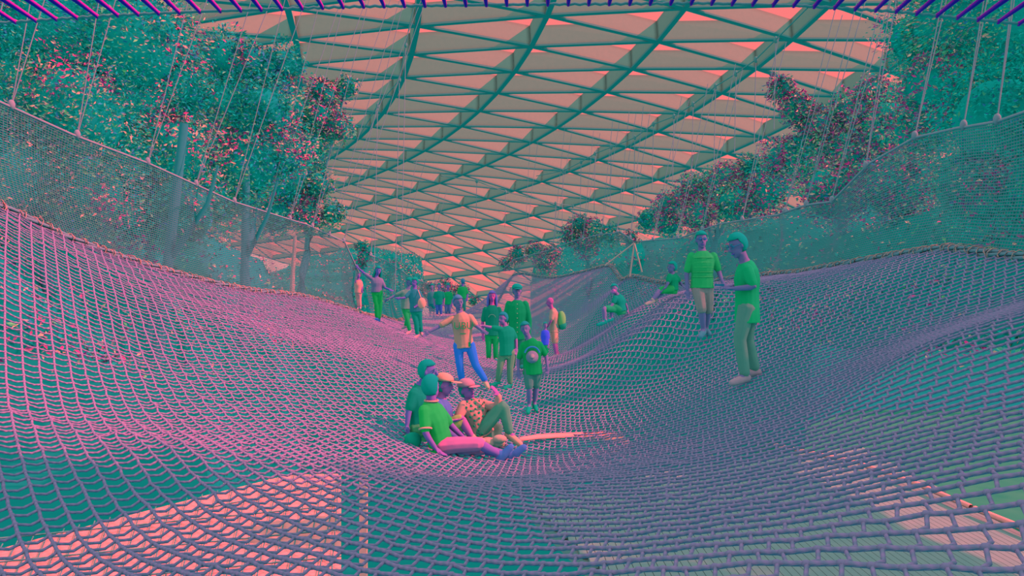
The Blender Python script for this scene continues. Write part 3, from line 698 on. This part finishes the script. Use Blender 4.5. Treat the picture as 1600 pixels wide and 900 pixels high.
        if hairstyle == 'long':
            for q in range(9):
                ang = math.pi*(1.0+q/8.0)+.0; x, y = math.cos(ang)*.078, math.sin(ang)*.075-.015
                limb(Hh, [H(x, y, .03), H(x*1.15, y*1.15, -.08), H(x*1.2, y*1.3-.01, -.20), H(x*1.0, y*1.2-.01, -.30)], [.03*s, .034*s, .032*s, .014*s], 8)
        Hh.obj('hair', mh, t, loc=L)
    # clothes
    if top:
        rgb, sl, drop = top[:3]; mt = mat('cloth %d %d %d' % rgb, rgb, kr=.7, gb=1.08, var=.16, scale=9, bump=.25)
        A = Acc(); e = .018*s; dn = -nv(sh-hip)
        secs2 = [(hip+dn*max(drop, .035)*s, .168*s+e, .12*s+e), (hip, .158*s+e, .112*s+e), (spine[1], .145*s+e, .108*s+e), (spine[2], .162*s+e, .122*s+e), (sh-(sh-hip)*.06, .165*s+e, .10*s+e), (sh+(neck-sh)*.45, .095*s+e, .075*s+e), (neck-nv(neck-sh)*.01*s, .062*s+e*.6, .060*s+e*.6)]
        torso_rings(A, secs2, lat)
        for q in 'LR':
            if sl == 'none': continue
            S0, E0, W0 = j['sh'+q], j['el'+q], j['wr'+q]
            if sl == 'short': limb(A, [S0*.96+E0*.04, S0*.45+E0*.55, S0*.18+E0*.82], [.064*s, .062*s, .058*s], 10)
            else: limb(A, [S0, E0, W0*.92+E0*.08], [.068*s, .058*s, .042*s], 10)
        fuse('shirt', A, mt, t, L, vox, 2)
    if legs:
        rgb, ln = legs[:2]; ml = mat('cloth %d %d %d' % rgb, rgb, kr=.7, gb=1.08, var=.16, scale=9, bump=.25)
        A = Acc(); e = .012*s; dn = -nv(sh-hip)
        torso_rings(A, [(hip+dn*.12*s, .13*s, .10*s), (hip, .155*s+e, .108*s+e), (hip-dn*.12*s, .138*s+e, .10*s+e)], lat)
        for q in 'LR':
            hp, kn_, an = j['hip'+q], j['kn'+q], j['an'+q]
            if ln == 'short': limb(A, [hp, hp*.5+kn_*.5, hp*.12+kn_*.88], [.098*s, .092*s, .080*s])
            elif ln == 'knee': limb(A, [hp, hp*.5+kn_*.5, kn_*.9+an*.1], [.098*s, .090*s, .078*s])
            else: limb(A, [hp, hp*.5+kn_*.5, kn_, kn_*.5+an*.5, kn_*.06+an*.94], [.098*s, .086*s, .070*s, .066*s, .058*s])
        fuse('trousers' if ln == 'long' else 'shorts', A, ml, t, L, vox, 2)
    if shoes:
        mshoe = mat('shoe %d %d %d' % shoes, shoes, kr=.5)
        for q in 'LR':
            an, to = j['an'+q], j['to'+q]; d = nv(to-an); A = Acc()
            heel = an-np.array([0, 0, .045*s])-d*.03*s
            limb(A, [an+np.array([0, 0, .01*s]), heel], [.044*s, .045*s], 8); limb(A, [heel, heel*.45+to*.55, to+d*.02*s], [.046*s, .046*s, .038*s], 10)
            fuse('shoe', A, mshoe, t, L, vox, 2)
    ctx = dict(t=t, L=L, j=j, H=H, s=s, f=f, rt=rt, up=up, lat=lat, hip=hip, sh=sh, R3=R3, head=head)
    if extras: extras(ctx)
    return ctx
def front(cx, th_, nk, shy, hipy, kny, any_, hw, hipw, dd=.0, feet=None):
    """a simple standing pose facing the viewer; px of centre, rows of the joints"""
    J = dict(head=(cx, th_), neck=(cx, nk), shL=(cx-hw, shy), shR=(cx+hw, shy), hipL=(cx-hipw, hipy), hipR=(cx+hipw, hipy))
    for q, sg in (('L', -1), ('R', 1)):
        J['el'+q] = (cx+sg*hw*1.25, (shy+hipy)/2+2, .03); J['wr'+q] = (cx+sg*hw*1.2, hipy+2, -.05); J['ha'+q] = (cx+sg*hw*1.15, hipy+8, -.08)
        J['kn'+q] = (cx+sg*hipw*1.0, kny, -.03); J['an'+q] = (cx+sg*hipw*1.0, any_); J['to'+q] = (cx+sg*hipw*1.1, any_+3, -.17)
    return J
def cap(c, rgb, brim_dir=None, name='cap'):
    m = mat('cap %d %d %d' % rgb, rgb, kr=.5); A = Acc(); H, s = c['H'], c['s']
    v = []; nu, nn = 16, 6
    th = np.linspace(0, np.pi*.5, nn+1); ph = np.arange(nu)/nu*2*np.pi
    for q in th:
        for w in ph: v.append(H(math.sin(q)*math.cos(w)*.097, math.sin(q)*math.sin(w)*.115-.012, math.cos(q)*.085+.055))
    i = np.arange(nn)[:, None]*nu; jj = np.arange(nu)[None]; j2 = (jj+1) % nu
    n0 = len(v); v.append(H(0, -.01, .05))
    f = list(np.stack([i+jj, i+nu+jj, i+nu+j2, i+j2], -1).reshape(-1, 4))+[[nn*nu+q, n0, n0, nn*nu+(q+1) % nu] for q in range(nu)]
    A.add(np.array(v), np.array(f)); o = A.obj(name, m, c['t'], loc=c['L'])
    A = Acc(); A.ell(H(0, .135, .052), .075*s, .075*s, .009*s, c['R3'], 14, 6); A.obj('brim', m, o)
    o.children[0].location = -c['L'] if False else (0, 0, 0)
    me = o.children[0].data; me.transform(Matrix.Translation(-Vector(c['L'])))
def disc(c, p, nrm_, r, rgb, name, th=.006, a0=0, a1=6.2832, r0=0.0):
    n_d = nv(nrm_); u = nv(np.cross([0, 0, 1], n_d)); w = np.cross(n_d, u); k = 20
    A = Acc(); ang = np.linspace(a0, a1, k)
    V = []
    for z in (0, th):
        for q in ang: V += [p+n_d*z+(u*math.cos(q)+w*math.sin(q))*r, p+n_d*z+(u*math.cos(q)+w*math.sin(q))*r0]
    F_ = []
    for q in range(k-1):
        a = 2*q; b = a+2*k; F_ += [[a, a+1, a+3, a+2], [b, b+2, b+3, b+1], [a, a+2, b+2, b], [a+1, b+1, b+3, a+3]]
    A.add(np.array(V), np.array(F_)); A.obj(name, mat('print %d %d %d' % rgb, rgb, kr=.45), c['t'], loc=c['L'])

# -- young man on the right looking down at a phone
def ex(c):
    A = Acc(); j = c['j']; q = (j['haL']+j['haR'])/2+np.array([0, 0, .03]); A.box(q, (.045, .035, .012)); 
    o = A.obj('phone', mat('phone', (30, 105, 135)), c['t'], False, loc=c['L'])
    H, s = c['H'], c['s']; A = Acc()
    for sg in (-1, 1):
        ring = [H(sg*.033+.026*math.cos(w), .094-.012*abs(math.cos(w)), .008+.02*math.sin(w)) for w in np.linspace(0, 6.28, 11)]
        A.tube(ring, .0035, 4); A.tube([H(sg*.058, .084, .012), H(sg*.08, .0, .012)], .0035, 4)
    A.obj('glasses', mat('glasses frame', (30, 115, 150)), c['t'], loc=c['L'])
person('man in loose green shirt and grey trousers looking down at phone, nearest on right slope', 8.3, 1.76,
  dict(head=(1152,384), neck=(1163,408,0), shL=(1166,419,-.17), shR=(1168,417,.17), elL=(1177,447,-.22), wrL=(1147,451,-.16), haL=(1124,450,-.08), elR=(1172,446,.2), wrR=(1145,448,.1), haR=(1124,449,0),
  hipL=(1167,480,-.09), hipR=(1168,479,.09), knL=(1156,530,-.10), anL=(1164,586,-.10), toL=(1146,597,-.16), knR=(1168,531,.10), anR=(1180,577,.10), toR=(1168,584,.10)),
  (-1, -.35, -.38), skin=SKIN_D, top=((24, 152, 104), 'short', .17), legs=((98, 128, 122), 'long'), shoes=(205, 118, 135), extras=ex, vox=.010)
# -- man walking towards the viewer
def ex(c):
    H = c['H']; A = Acc()
    for sg in (-1, 1): A.ell(H(sg*.032, .088, .012), .024*c['s'], .01*c['s'], .017*c['s'], c['R3'], 10, 6)
    A.tube([H(-.078, .01, .016), H(-.03, .093, .016), H(.03, .093, .016), H(.078, .01, .016)], .004, 4)
    A.obj('glasses', mat('dark lens', (50, 95, 150)), c['t'], loc=c['L'])
    for q in (.04, .12, .20, .28, .36):
        A = Acc(); p = c['sh']*(1-q/.5)+c['hip']*(q/.5); A.tube([p+c['lat']*(.17*math.cos(w))+np.array([0, -1, 0])*(.135*math.sin(w)) for w in np.linspace(.35, 2.8, 12)], .006, 4)
        A.obj('stripe', mat('shirt stripe', (60, 160, 100)), c['t'], loc=c['L'])
person('man in a striped green t-shirt and pinkish grey shorts walking towards the viewer', 11.4, 1.72,
  dict(head=(1096,375), neck=(1097,391), shL=(1078,399), shR=(1117,399), elL=(1073,427,.02), wrL=(1074,453,-.03), haL=(1075,463,-.05), elR=(1123,424,.02), wrR=(1129,441,-.12), haR=(1133,448,-.15),
  hipL=(1089,446), hipR=(1105,446), knL=(1096,480,-.12), anL=(1099,515,-.05), toL=(1095,525,-.2), knR=(1107,481,0), anR=(1103,512,.12), toR=(1108,521,.0)),
  (-.05, -1, -.03), skin=SKIN_D, top=((44, 156, 98), 'short', .04), legs=((150, 122, 126), 'knee'), shoes=(110, 118, 140), extras=ex)
# -- seated boys on the right slope
person('boy in dark green top sitting on right slope, just left of the walking man', 13.0, 1.35,
  dict(head=(1050,418), neck=(1050,427), shL=(1046,431,-.1), shR=(1055,431,.12), elL=(1044,441,-.16), wrL=(1040,449,-.18), haL=(1036,453,-.18), elR=(1062,440,.1), wrR=(1066,446,.05), haR=(1069,449,.02),
  hipL=(1049,451,-.06), hipR=(1052,451,.08), knL=(1031,454,-.15), anL=(1019,469,-.25), toL=(1010,475,-.3), knR=(1037,454,.0), anR=(1024,467,-.1), toR=(1016,472,-.15)),
  (-1, -.5, 0), skin=SKIN_D, top=((16, 136, 100), 'short', .02), legs=((40, 150, 90), 'short'), shoes=(200, 125, 130))
person('boy in dark green top with a pink face mask sitting on the far right slope', 16.0, 1.5,
  dict(head=(960,452), neck=(964,460), shL=(961,465,-.1), shR=(971,464,.12), elL=(958,474,-.15), wrL=(953,480,-.2), haL=(950,482,-.2), elR=(977,474,.1), wrR=(981,484,.05), haR=(982,489,.02),
  hipL=(968,484,-.06), hipR=(972,484,.08), knL=(957,478,-.12), anL=(955,497,-.12), toL=(946,502,-.2), knR=(944,482,-.3), anR=(945,501,-.35), toR=(935,507,-.4)),
  (-.5, -.9, 0), skin=SKIN_D, top=((14, 134, 118), 'short', .02), legs=((34, 142, 104), 'short'), shoes=(24, 130, 124),
  extras=lambda c: disc(c, c['H'](0, .075, -.045), c['f'], .05, (235, 90, 155), 'face_mask', .02))
# -- woman in the pale tee
def ex(c):
    f = np.array([0, -1., 0]); p0 = c['sh']*.62+c['hip']*.38
    txt = bpy.data.curves.new('print', 'FONT'); txt.body = 'UBU'; txt.size = .17; txt.extrude = .004; txt.align_x = 'CENTER'; txt.align_y = 'CENTER'
    o = bpy.data.objects.new('shirt_print', txt); C.objects.link(o); dg = bpy.context.evaluated_depsgraph_get(); me = bpy.data.meshes.new_from_object(o.evaluated_get(dg)); bpy.data.objects.remove(o)
    me.materials.clear(); me.materials.append(mat('dark green print', (24, 130, 90))); o = link('shirt_print', me, c['t']); o.rotation_euler = (math.pi/2, 0, .05)
    o.location = p0+f*.155+np.array([.03, 0, .04])-c['L']
    A = Acc(); A.box(p0+f*.15+np.array([.02, 0, -.09]), (.05, .004, .008)); A.obj('print_line', mat('dark green print', (24, 130, 90)), c['t'], False, loc=c['L'])
    A = Acc(); A.box(c['hip']+f*.155+np.array([.10, .01, .02]), (.018, .004, .04)); A.obj('hem_patch', mat('dark green print', (24, 130, 90)), c['t'], False, loc=c['L'])
person('girl in a pale printed t-shirt and bright blue trousers holding out both arms', 12.6, 1.62,
  dict(head=(716,473), neck=(718,488), shL=(706,497), shR=(736,495), elL=(686,510,-.05), wrL=(671,518,-.1), haL=(663,524,-.12), elR=(744,509,-.05), wrR=(752,515,-.1), haR=(759,520,-.12),
  hipL=(716,539), hipR=(734,539), knL=(718,568,-.05), anL=(722,596,.0), toL=(717,602,-.1), knR=(743,570,-.05), anR=(758,594,-.05), toR=(762,604,-.15)),
  (.45, -1, -.05), skin=SKIN_D, hair=(70, 110, 145), top=((205, 130, 122), 'short', .05), legs=((52, 112, 205), 'long'), shoes=(235, 135, 125), extras=ex)
# -- woman in black with long hair
person('smiling woman with long purple hair, dark top and green trousers', 17.2, 1.62,
  front(769, 463, 476, 482, 522, 542, 560, 12, 5.5), (.05, -1, -.03), skin=(185, 75, 150), hair=(96, 92, 165), hairstyle='long', top=((20, 124, 104), 'short', .02), legs=((26, 148, 90), 'long'), shoes=(40, 124, 120),
  extras=lambda c: disc(c, c['sh']*.6+c['hip']*.4+np.array([0, -.155, .02]), (0, -1, 0), .09, (120, 130, 120), 'shirt_print', .004, .2, 2.9, .075))
# -- tall man with the cap
def ex(c):
    cap(c, (12, 134, 124))
    for q in range(7):
        A = Acc(); p = c['sh']*(1-q/6.5)+c['hip']*(q/6.5)+np.array([.0, -.15, .0]); A.ell(p, .012, .008, .012, None, 8, 6); A.obj('button', mat('button', (120, 140, 120)), c['t'], loc=c['L'])
person('tall man with a dark cap and a long buttoned green shirt', 15.0, 1.78,
  front(808, 455, 468, 475, 522, 548, 570, 15, 7), (.1, -1, -.05), skin=SKIN_D, top=((18, 138, 92), 'long', .10), legs=((60, 125, 110), 'long'), shoes=(60, 125, 120), extras=ex)
# -- boy reaching with an arm
person('boy in dark green t-shirt reaching his arm towards the girl in pale t-shirt', 12.7, 1.4,
  dict(head=(786,498), neck=(789,509), shL=(781,514,-.08), shR=(800,515,.08), elL=(768,512,-.1), wrL=(754,509,-.12), haL=(747,508,-.12), elR=(806,530,.05), wrR=(807,544,0), haR=(806,551,-.02),
  hipL=(786,551), hipR=(799,551), knL=(781,574,-.05), anL=(778,595,0), toL=(768,602,-.05), knR=(797,576,-.03), anR=(797,599,0), toR=(789,607,-.08)),
  (-.8, -.75, -.05), skin=SKIN, hair=(30, 118, 130), top=((18, 136, 112), 'short', .05), legs=((100, 130, 110), 'long'), shoes=(30, 138, 120))
# -- boy in front with the printed tee
def ex(c):
    p = c['sh']*.62+c['hip']*.38+np.array([0.0, -.155, 0])
    disc(c, p+np.array([0, -.004, -.04]), (0, -1, 0), .095, (150, 110, 135), 'shirt_print')
    disc(c, p+np.array([0, -.002, .0]), (0, -1, 0), .125, (70, 115, 170), 'print_arc', .004, .2, 2.95, .10)
    disc(c, p+np.array([0, -.012, -.03]), (0, -1, 0), .04, (190, 120, 135), 'print_centre')
person('boy in dark green t-shirt with round pink and blue print and dark shorts', 11.3, 1.42,
  dict(head=(821,514), neck=(826,529), shL=(817,538), shR=(844,537), elL=(810,562,.02), wrL=(810,580,-.04), haL=(811,588,-.05), elR=(853,556,.02), wrR=(855,572,-.04), haR=(855,580,-.05),
  hipL=(825,576), hipR=(839,576), knL=(827,607,-.06), anL=(827,632,0), toL=(825,644,-.14), knR=(838,605,.02), anR=(835,629,.08), toR=(838,640,-.04)),
  (-.15, -1, -.05), skin=SKIN_D, hair=(28, 122, 124), top=((18, 144, 86), 'short', .10), legs=((80, 120, 118), 'short'), shoes=(22, 140, 118), extras=ex)
# -- man with the backpack and child
def ex(c):
    A = Acc(); b = c['sh']*.5+c['hip']*.5+np.array([.20, .0, .04]); A.ell(b, .12, .15, .24, None, 14, 10); o = A.obj('backpack', mat('backpack', (110, 150, 96)), c['t'], loc=c['L'])
    A = Acc(); A.ell(b+np.array([.02, 0, -.15]), .12, .14, .12, None, 12, 8); A.obj('backpack_pocket', mat('backpack pocket', (30, 128, 110)), c['t'], loc=c['L'])
    A = Acc(); A.tube([c['sh']+np.array([.02, -.16, .02]), c['sh']+np.array([-.08, -.15, -.15]), b+np.array([-.1, -.12, -.2])], .018, 6); A.obj('strap', mat('backpack pocket', (30, 128, 110)), c['t'], loc=c['L'])
person('bald man in profile with a yellow green backpack and coral shorts', 20.0, 1.66,
  dict(head=(859,472), neck=(862,482), shL=(864,487,-.17), shR=(866,487,.17), elL=(861,501,-.2), wrL=(856,510,-.15), haL=(853,513,-.1), elR=(863,500,.2), wrR=(857,508,.2), haR=(854,511,.2),
  hipL=(866,517,-.08), hipR=(867,517,.08), knL=(866,536,-.08), anL=(869,554,-.08), toL=(863,558,-.1), knR=(868,536,.1), anR=(871,553,.1), toR=(866,557,.1)),
  (-1, -.2, -.1), skin=(180, 85, 150), hairstyle='bald', top=((185, 130, 125), 'short', .04), legs=((225, 130, 125), 'short'), shoes=(190, 110, 130), extras=ex)
person('small child in a bright violet blue top beside the man with the backpack', 19.7, 1.05,
  front(852, 508, 515, 518, 538, 549, 559, 4.4, 2.2), (.3, -1, 0), skin=SKIN, top=((72, 80, 215), 'short', .02), legs=((30, 150, 100), 'knee'), shoes=(180, 110, 140))
# -- girl in green trousers, far left
person('girl with long dark hair, cropped top and wide green trousers holding an arm up', 20.0, 1.56,
  dict(head=(591,423), neck=(588,433), shL=(582,437,-.05), shR=(596,437,.05), elL=(569,427,-.05), wrL=(560,419,-.1), haL=(556,413,-.1), elR=(601,449,0), wrR=(608,452,-.1), haR=(612,454,-.1),
  hipL=(585,455), hipR=(593,455), knL=(588,476,-.05), anL=(589,496,0), toL=(585,501,-.1), knR=(594,477,0), anR=(592,498,.05), toR=(589,503,-.06)),
  (.3, -1, -.1), skin=(110, 92, 170), hair=(14, 130, 124), hairstyle='long', top=((120, 105, 140), 'short', -.06), legs=((24, 150, 80), 'long'), shoes=(60, 100, 165))
person('child in a coral outfit at the far end of the left side net', 21.5, 1.15,
  dict(head=(560,430), neck=(560,437), shL=(556,440), shR=(564,440), elL=(555,447,0), wrL=(556,436,-.1), haL=(557,432,-.1), elR=(566,448,0), wrR=(566,454,-.05), haR=(567,457,-.05),
  hipL=(558,457), hipR=(562,457), knL=(559,468,0), anL=(560,480,0), toL=(558,483,-.1), knR=(562,468,0), anR=(563,479,0), toR=(563,482,-.1)),
  (.6, -1, 0), skin=(150, 85, 165), hair=(60, 120, 130), top=((225, 125, 130), 'short', .02), legs=((215, 120, 130), 'long'), shoes=(190, 120, 130))
# -- the couple
person('woman in a grey top and green trousers stretching an arm to the left', 20.4, 1.6,
  dict(head=(640,441), neck=(637,451), shL=(630,456,-.05), shR=(642,456,.1), elL=(617,462,-.05), wrL=(607,467,-.1), haL=(602,470,-.1), elR=(643,468,.1), wrR=(641,478,.05), haR=(640,483,.0),
  hipL=(632,481), hipR=(639,481), knL=(636,498,-.05), anL=(640,516,0), toL=(635,522,-.1), knR=(637,498,.1), anR=(634,508,.2), toR=(630,512,.2)),
  (-.9, -.5, -.2), skin=SKIN_D, hair=(16, 130, 120), top=((108, 128, 124), 'short', .04), legs=((36, 150, 92), 'long'), shoes=(235, 120, 135))
def ex(c):
    A = Acc(); p = np.array(P(659, 474, 19.75)); A.ell(p, .11, .05, .15, None, 12, 8); o = A.obj('tote_bag', mat('tote', (240, 130, 125)), c['t'], loc=c['L'])
    A = Acc(); A.tube([p+np.array([0, 0, .1]), c['j']['shR']+np.array([0, -.08, .05])], .010, 5); A.obj('bag_strap', mat('tote', (240, 130, 125)), c['t'], loc=c['L'])
person('person in a teal top and dark trousers with a coral shoulder bag and coral shoes', 20.0, 1.66,
  dict(head=(648,441), neck=(648,451), shL=(641,456,0), shR=(655,456,0), elL=(633,465,-.1), wrL=(625,466,-.15), haL=(619,466,-.18), elR=(659,465,.0), wrR=(653,476,-.1), haR=(648,480,-.15),
  hipL=(646,485), hipR=(654,485), knL=(650,504,-.03), anL=(652,522,0), toL=(647,529,-.12), knR=(656,503,.05), anR=(658,518,.1), toR=(660,524,.0)),
  (-.6, -.9, -.15), skin=(120, 90, 165), hair=(14, 134, 120), top=((50, 118, 135), 'short', .04), legs=((20, 132, 118), 'long'), shoes=(235, 120, 130), extras=ex)
# -- far group
person('distant person in a dark teal top, middle of the far group', 31, 1.62, front(686, 447, 454, 457, 472, 482, 491, 6.5, 3), (0, -1, 0), skin=SKIN, top=((14, 132, 116), 'short', .12), legs=((70, 90, 170), 'long'), shoes=(190, 110, 140))
person('distant person in a green top, right of the dark teal one in the far group', 31.6, 1.6, front(700, 448, 455, 458, 473, 483, 491, 5.5, 2.8), (.2, -1, 0), skin=(160, 90, 160), top=((24, 146, 96), 'short', .08), legs=((100, 100, 150), 'long'), shoes=(150, 110, 140))
person('distant person in a blue grey top, left end of the far group', 32, 1.6, front(675, 448, 455, 458, 474, 483, 492, 5.2, 2.8), (-.3, -1, 0), skin=SKIN_D, top=((66, 118, 130), 'short', .04), legs=((20, 124, 130), 'long'), shoes=(60, 110, 140))
person('distant person in a green top climbing at the far gap right of the far group', 30.5, 1.6,
  front(723, 440, 447, 450, 465, 476, 486, 6, 2.8), (-.6, 1, 0), skin=(110, 92, 170), hair=(40, 110, 140), top=((22, 150, 90), 'short', .04), legs=((50, 124, 124), 'long'), shoes=(230, 125, 130))
# -- seated group
def ex(c):
    A = Acc(); p = np.array(P(645, 688, 8.3)); A.ell(p, .10, .12, .09, None, 12, 8); A.obj('belt_bag', mat('belt bag', (18, 128, 110)), c['t'], loc=c['L'])
person('man in a dark teal shirt seated at the back left of the seated group', 8.7, 1.74,
  dict(head=(669,581), neck=(658,600,.03), shL=(646,613,-.12), shR=(664,612,.18), elL=(639,641,-.15), wrL=(636,664,-.18), haL=(638,676,-.2), elR=(678,635,.25), wrR=(694,648,.25), haR=(704,652,.25),
  hipL=(652,672,-.1), hipR=(664,672,.12), knL=(690,668,.0), anL=(722,690,.0), toL=(735,690,.0), knR=(695,662,.25), anR=(726,684,.3), toR=(740,684,.3)),
  (.95, -.25, 0), skin=(110, 98, 165), top=((20, 130, 112), 'short', .0), legs=((70, 140, 100), 'knee'), shoes=(150, 130, 130), extras=ex)
person('man in coral cap seated between green shirted man and polka-dot woman', 8.9, 1.7,
  dict(head=(694,602), neck=(690,620), shL=(682,630,-.17), shR=(692,628,.17), elL=(692,652,-.22), wrL=(706,658,-.2), haL=(716,656,-.18), elR=(700,650,.2), wrR=(713,655,.15), haR=(722,653,.1),
  hipL=(692,674,-.1), hipR=(697,674,.1), knL=(720,655,-.12), anL=(738,684,-.1), toL=(752,688,-.1), knR=(728,660,.15), anR=(748,684,.2), toR=(760,688,.2)),
  (1, -.3, -.1), skin=(170, 92, 155), hair=(14, 130, 120), top=((84, 102, 165), 'short', .0), legs=((150, 145, 92), 'short'), shoes=(225, 125, 125), extras=lambda c: cap(c, (240, 130, 120)))
def ex(c):
    cap(c, (215, 110, 130)); r = np.random.default_rng(5)
    u = nv(c['sh']-c['hip']); 
    k = 0
    for a_ in np.arange(.02, .50, .062):
        for w in np.arange(.5+.16*(k % 2), 2.9, .38):
            p = c['hip']+u*a_; q = nv(c['lat']-u*np.dot(c['lat'], u)); g = nv(np.cross(q, u)); 
            if g[1] > 0: g = -g
            d = q*math.cos(w)*.19+g*math.sin(w)*.14
            A = Acc(); n_ = nv(d); zz = nv(np.cross(n_, [0.1, 0, 1])); A.ell(p+d*.99, .016, .016, .006, np.stack([zz, np.cross(n_, zz), n_], 1), 8, 4); A.obj('polka_dot', mat('polka dot', (26, 130, 100)), c['t'], loc=c['L'])
        k += 1
person('woman in coral cap and pale polka-dot shirt leaning back', 9.1, 1.68,
  dict(head=(730,610), neck=(734,624), shL=(722,634,-.15), shR=(752,630,.12), elL=(715,655,-.2), wrL=(712,672,-.2), haL=(710,682,-.2), elR=(776,637,-.05), wrR=(779,618,-.1), haR=(772,608,-.12),
  hipL=(750,674,-.06), hipR=(758,674,.10), knL=(786,634,-.10), anL=(796,676,-.1), toL=(811,692,-.15), knR=(778,668,.1), anR=(770,690,.05), toR=(784,696,.0)),
  (.75, -.8, .05), skin=(160, 90, 160), hair=(20, 126, 122), top=((205, 128, 126), 'long', .0), legs=((88, 132, 116), 'long'), shoes=(240, 128, 120), extras=ex)
def ex(c):
    H, s = c['H'], c['s']
    for q in 'L':
        j = c['j']; A = Acc(); p = j['sh'+q]*.16+j['el'+q]*.84; d = nv(j['el'+q]-j['sh'+q]); u = nv(np.cross(d, [0, 1, 0])); w = np.cross(d, u)
        A.tube([p+(u*math.cos(a)+w*math.sin(a))*.066 for a in np.linspace(0, 6.28, 14)], .012, 5); A.obj('sleeve_cuff', mat('cuff', (205, 130, 125)), c['t'], loc=c['L'])
    A = Acc(); n_ = c['j']['neck']; A.tube([n_+np.array([.075*math.cos(a), .07*math.sin(a), .0]) for a in np.linspace(0, 6.28, 14)], .012, 5); A.obj('collar', mat('cuff', (205, 130, 125)), c['t'], loc=c['L'])
person('man in a bright green t-shirt with pale cuffs seated in front, legs stretched right', 8.3, 1.76,
  dict(head=(674,605), neck=(674,626), shL=(661,640,-.14), shR=(684,636,.15), elL=(665,676,-.2), wrL=(680,700,-.2), haL=(690,708,-.2), elR=(704,664,.15), wrR=(722,682,.1), haR=(732,688,.1),
  hipL=(688,698,-.05), hipR=(692,696,.14), knL=(744,692,-.06), anL=(782,711,-.05), toL=(796,700,-.05), knR=(746,700,.1), anR=(796,711,.1), toR=(816,700,.1)),
  (.55, .85, .05), skin=(130, 92, 165), top=((40, 164, 84), 'short', .0), legs=((205, 100, 150), 'knee'), shoes=(96, 100, 165), extras=ex)

# small fittings of the seated group lying on the net
for lab, rgb, px, py, D, r_ in (('bundled brown jacket on the net by the polka-dot woman\'s feet', (170, 125, 122), 768, 689, 8.9, .13), ('bright green pouch on the net at the left of the seated group', (40, 175, 110), 643, 684, 8.4, .07)):
    t = thing('jacket' if 'jacket' in lab else 'pouch', lab, 'jacket' if 'jacket' in lab else 'pouch', tuple(P(px, py, D))); A = Acc(); p = np.array(P(px, py, D))
    for q in range(6): A.ell(p+rng.normal(size=3)*r_*.35*np.array([1.4, 1, .5]), r_*.7, r_*.5, r_*.4, None, 10, 7)
    fuse('fabric', A, mat('fabric %d' % rgb[0], rgb, kr=.9), t, np.array(t.location), .012, 2)

# resolve the fused surfaces
dg = bpy.context.evaluated_depsgraph_get()
res = [(o, bpy.data.meshes.new_from_object(o.evaluated_get(dg)), m) for o, m in TEMP]
for o, me, m in res:
    o.modifiers.clear(); me.materials.clear(); me.materials.append(m); o.data = me
    me.polygons.foreach_set('use_smooth', np.ones(len(me.polygons), bool)); me.name = o.name
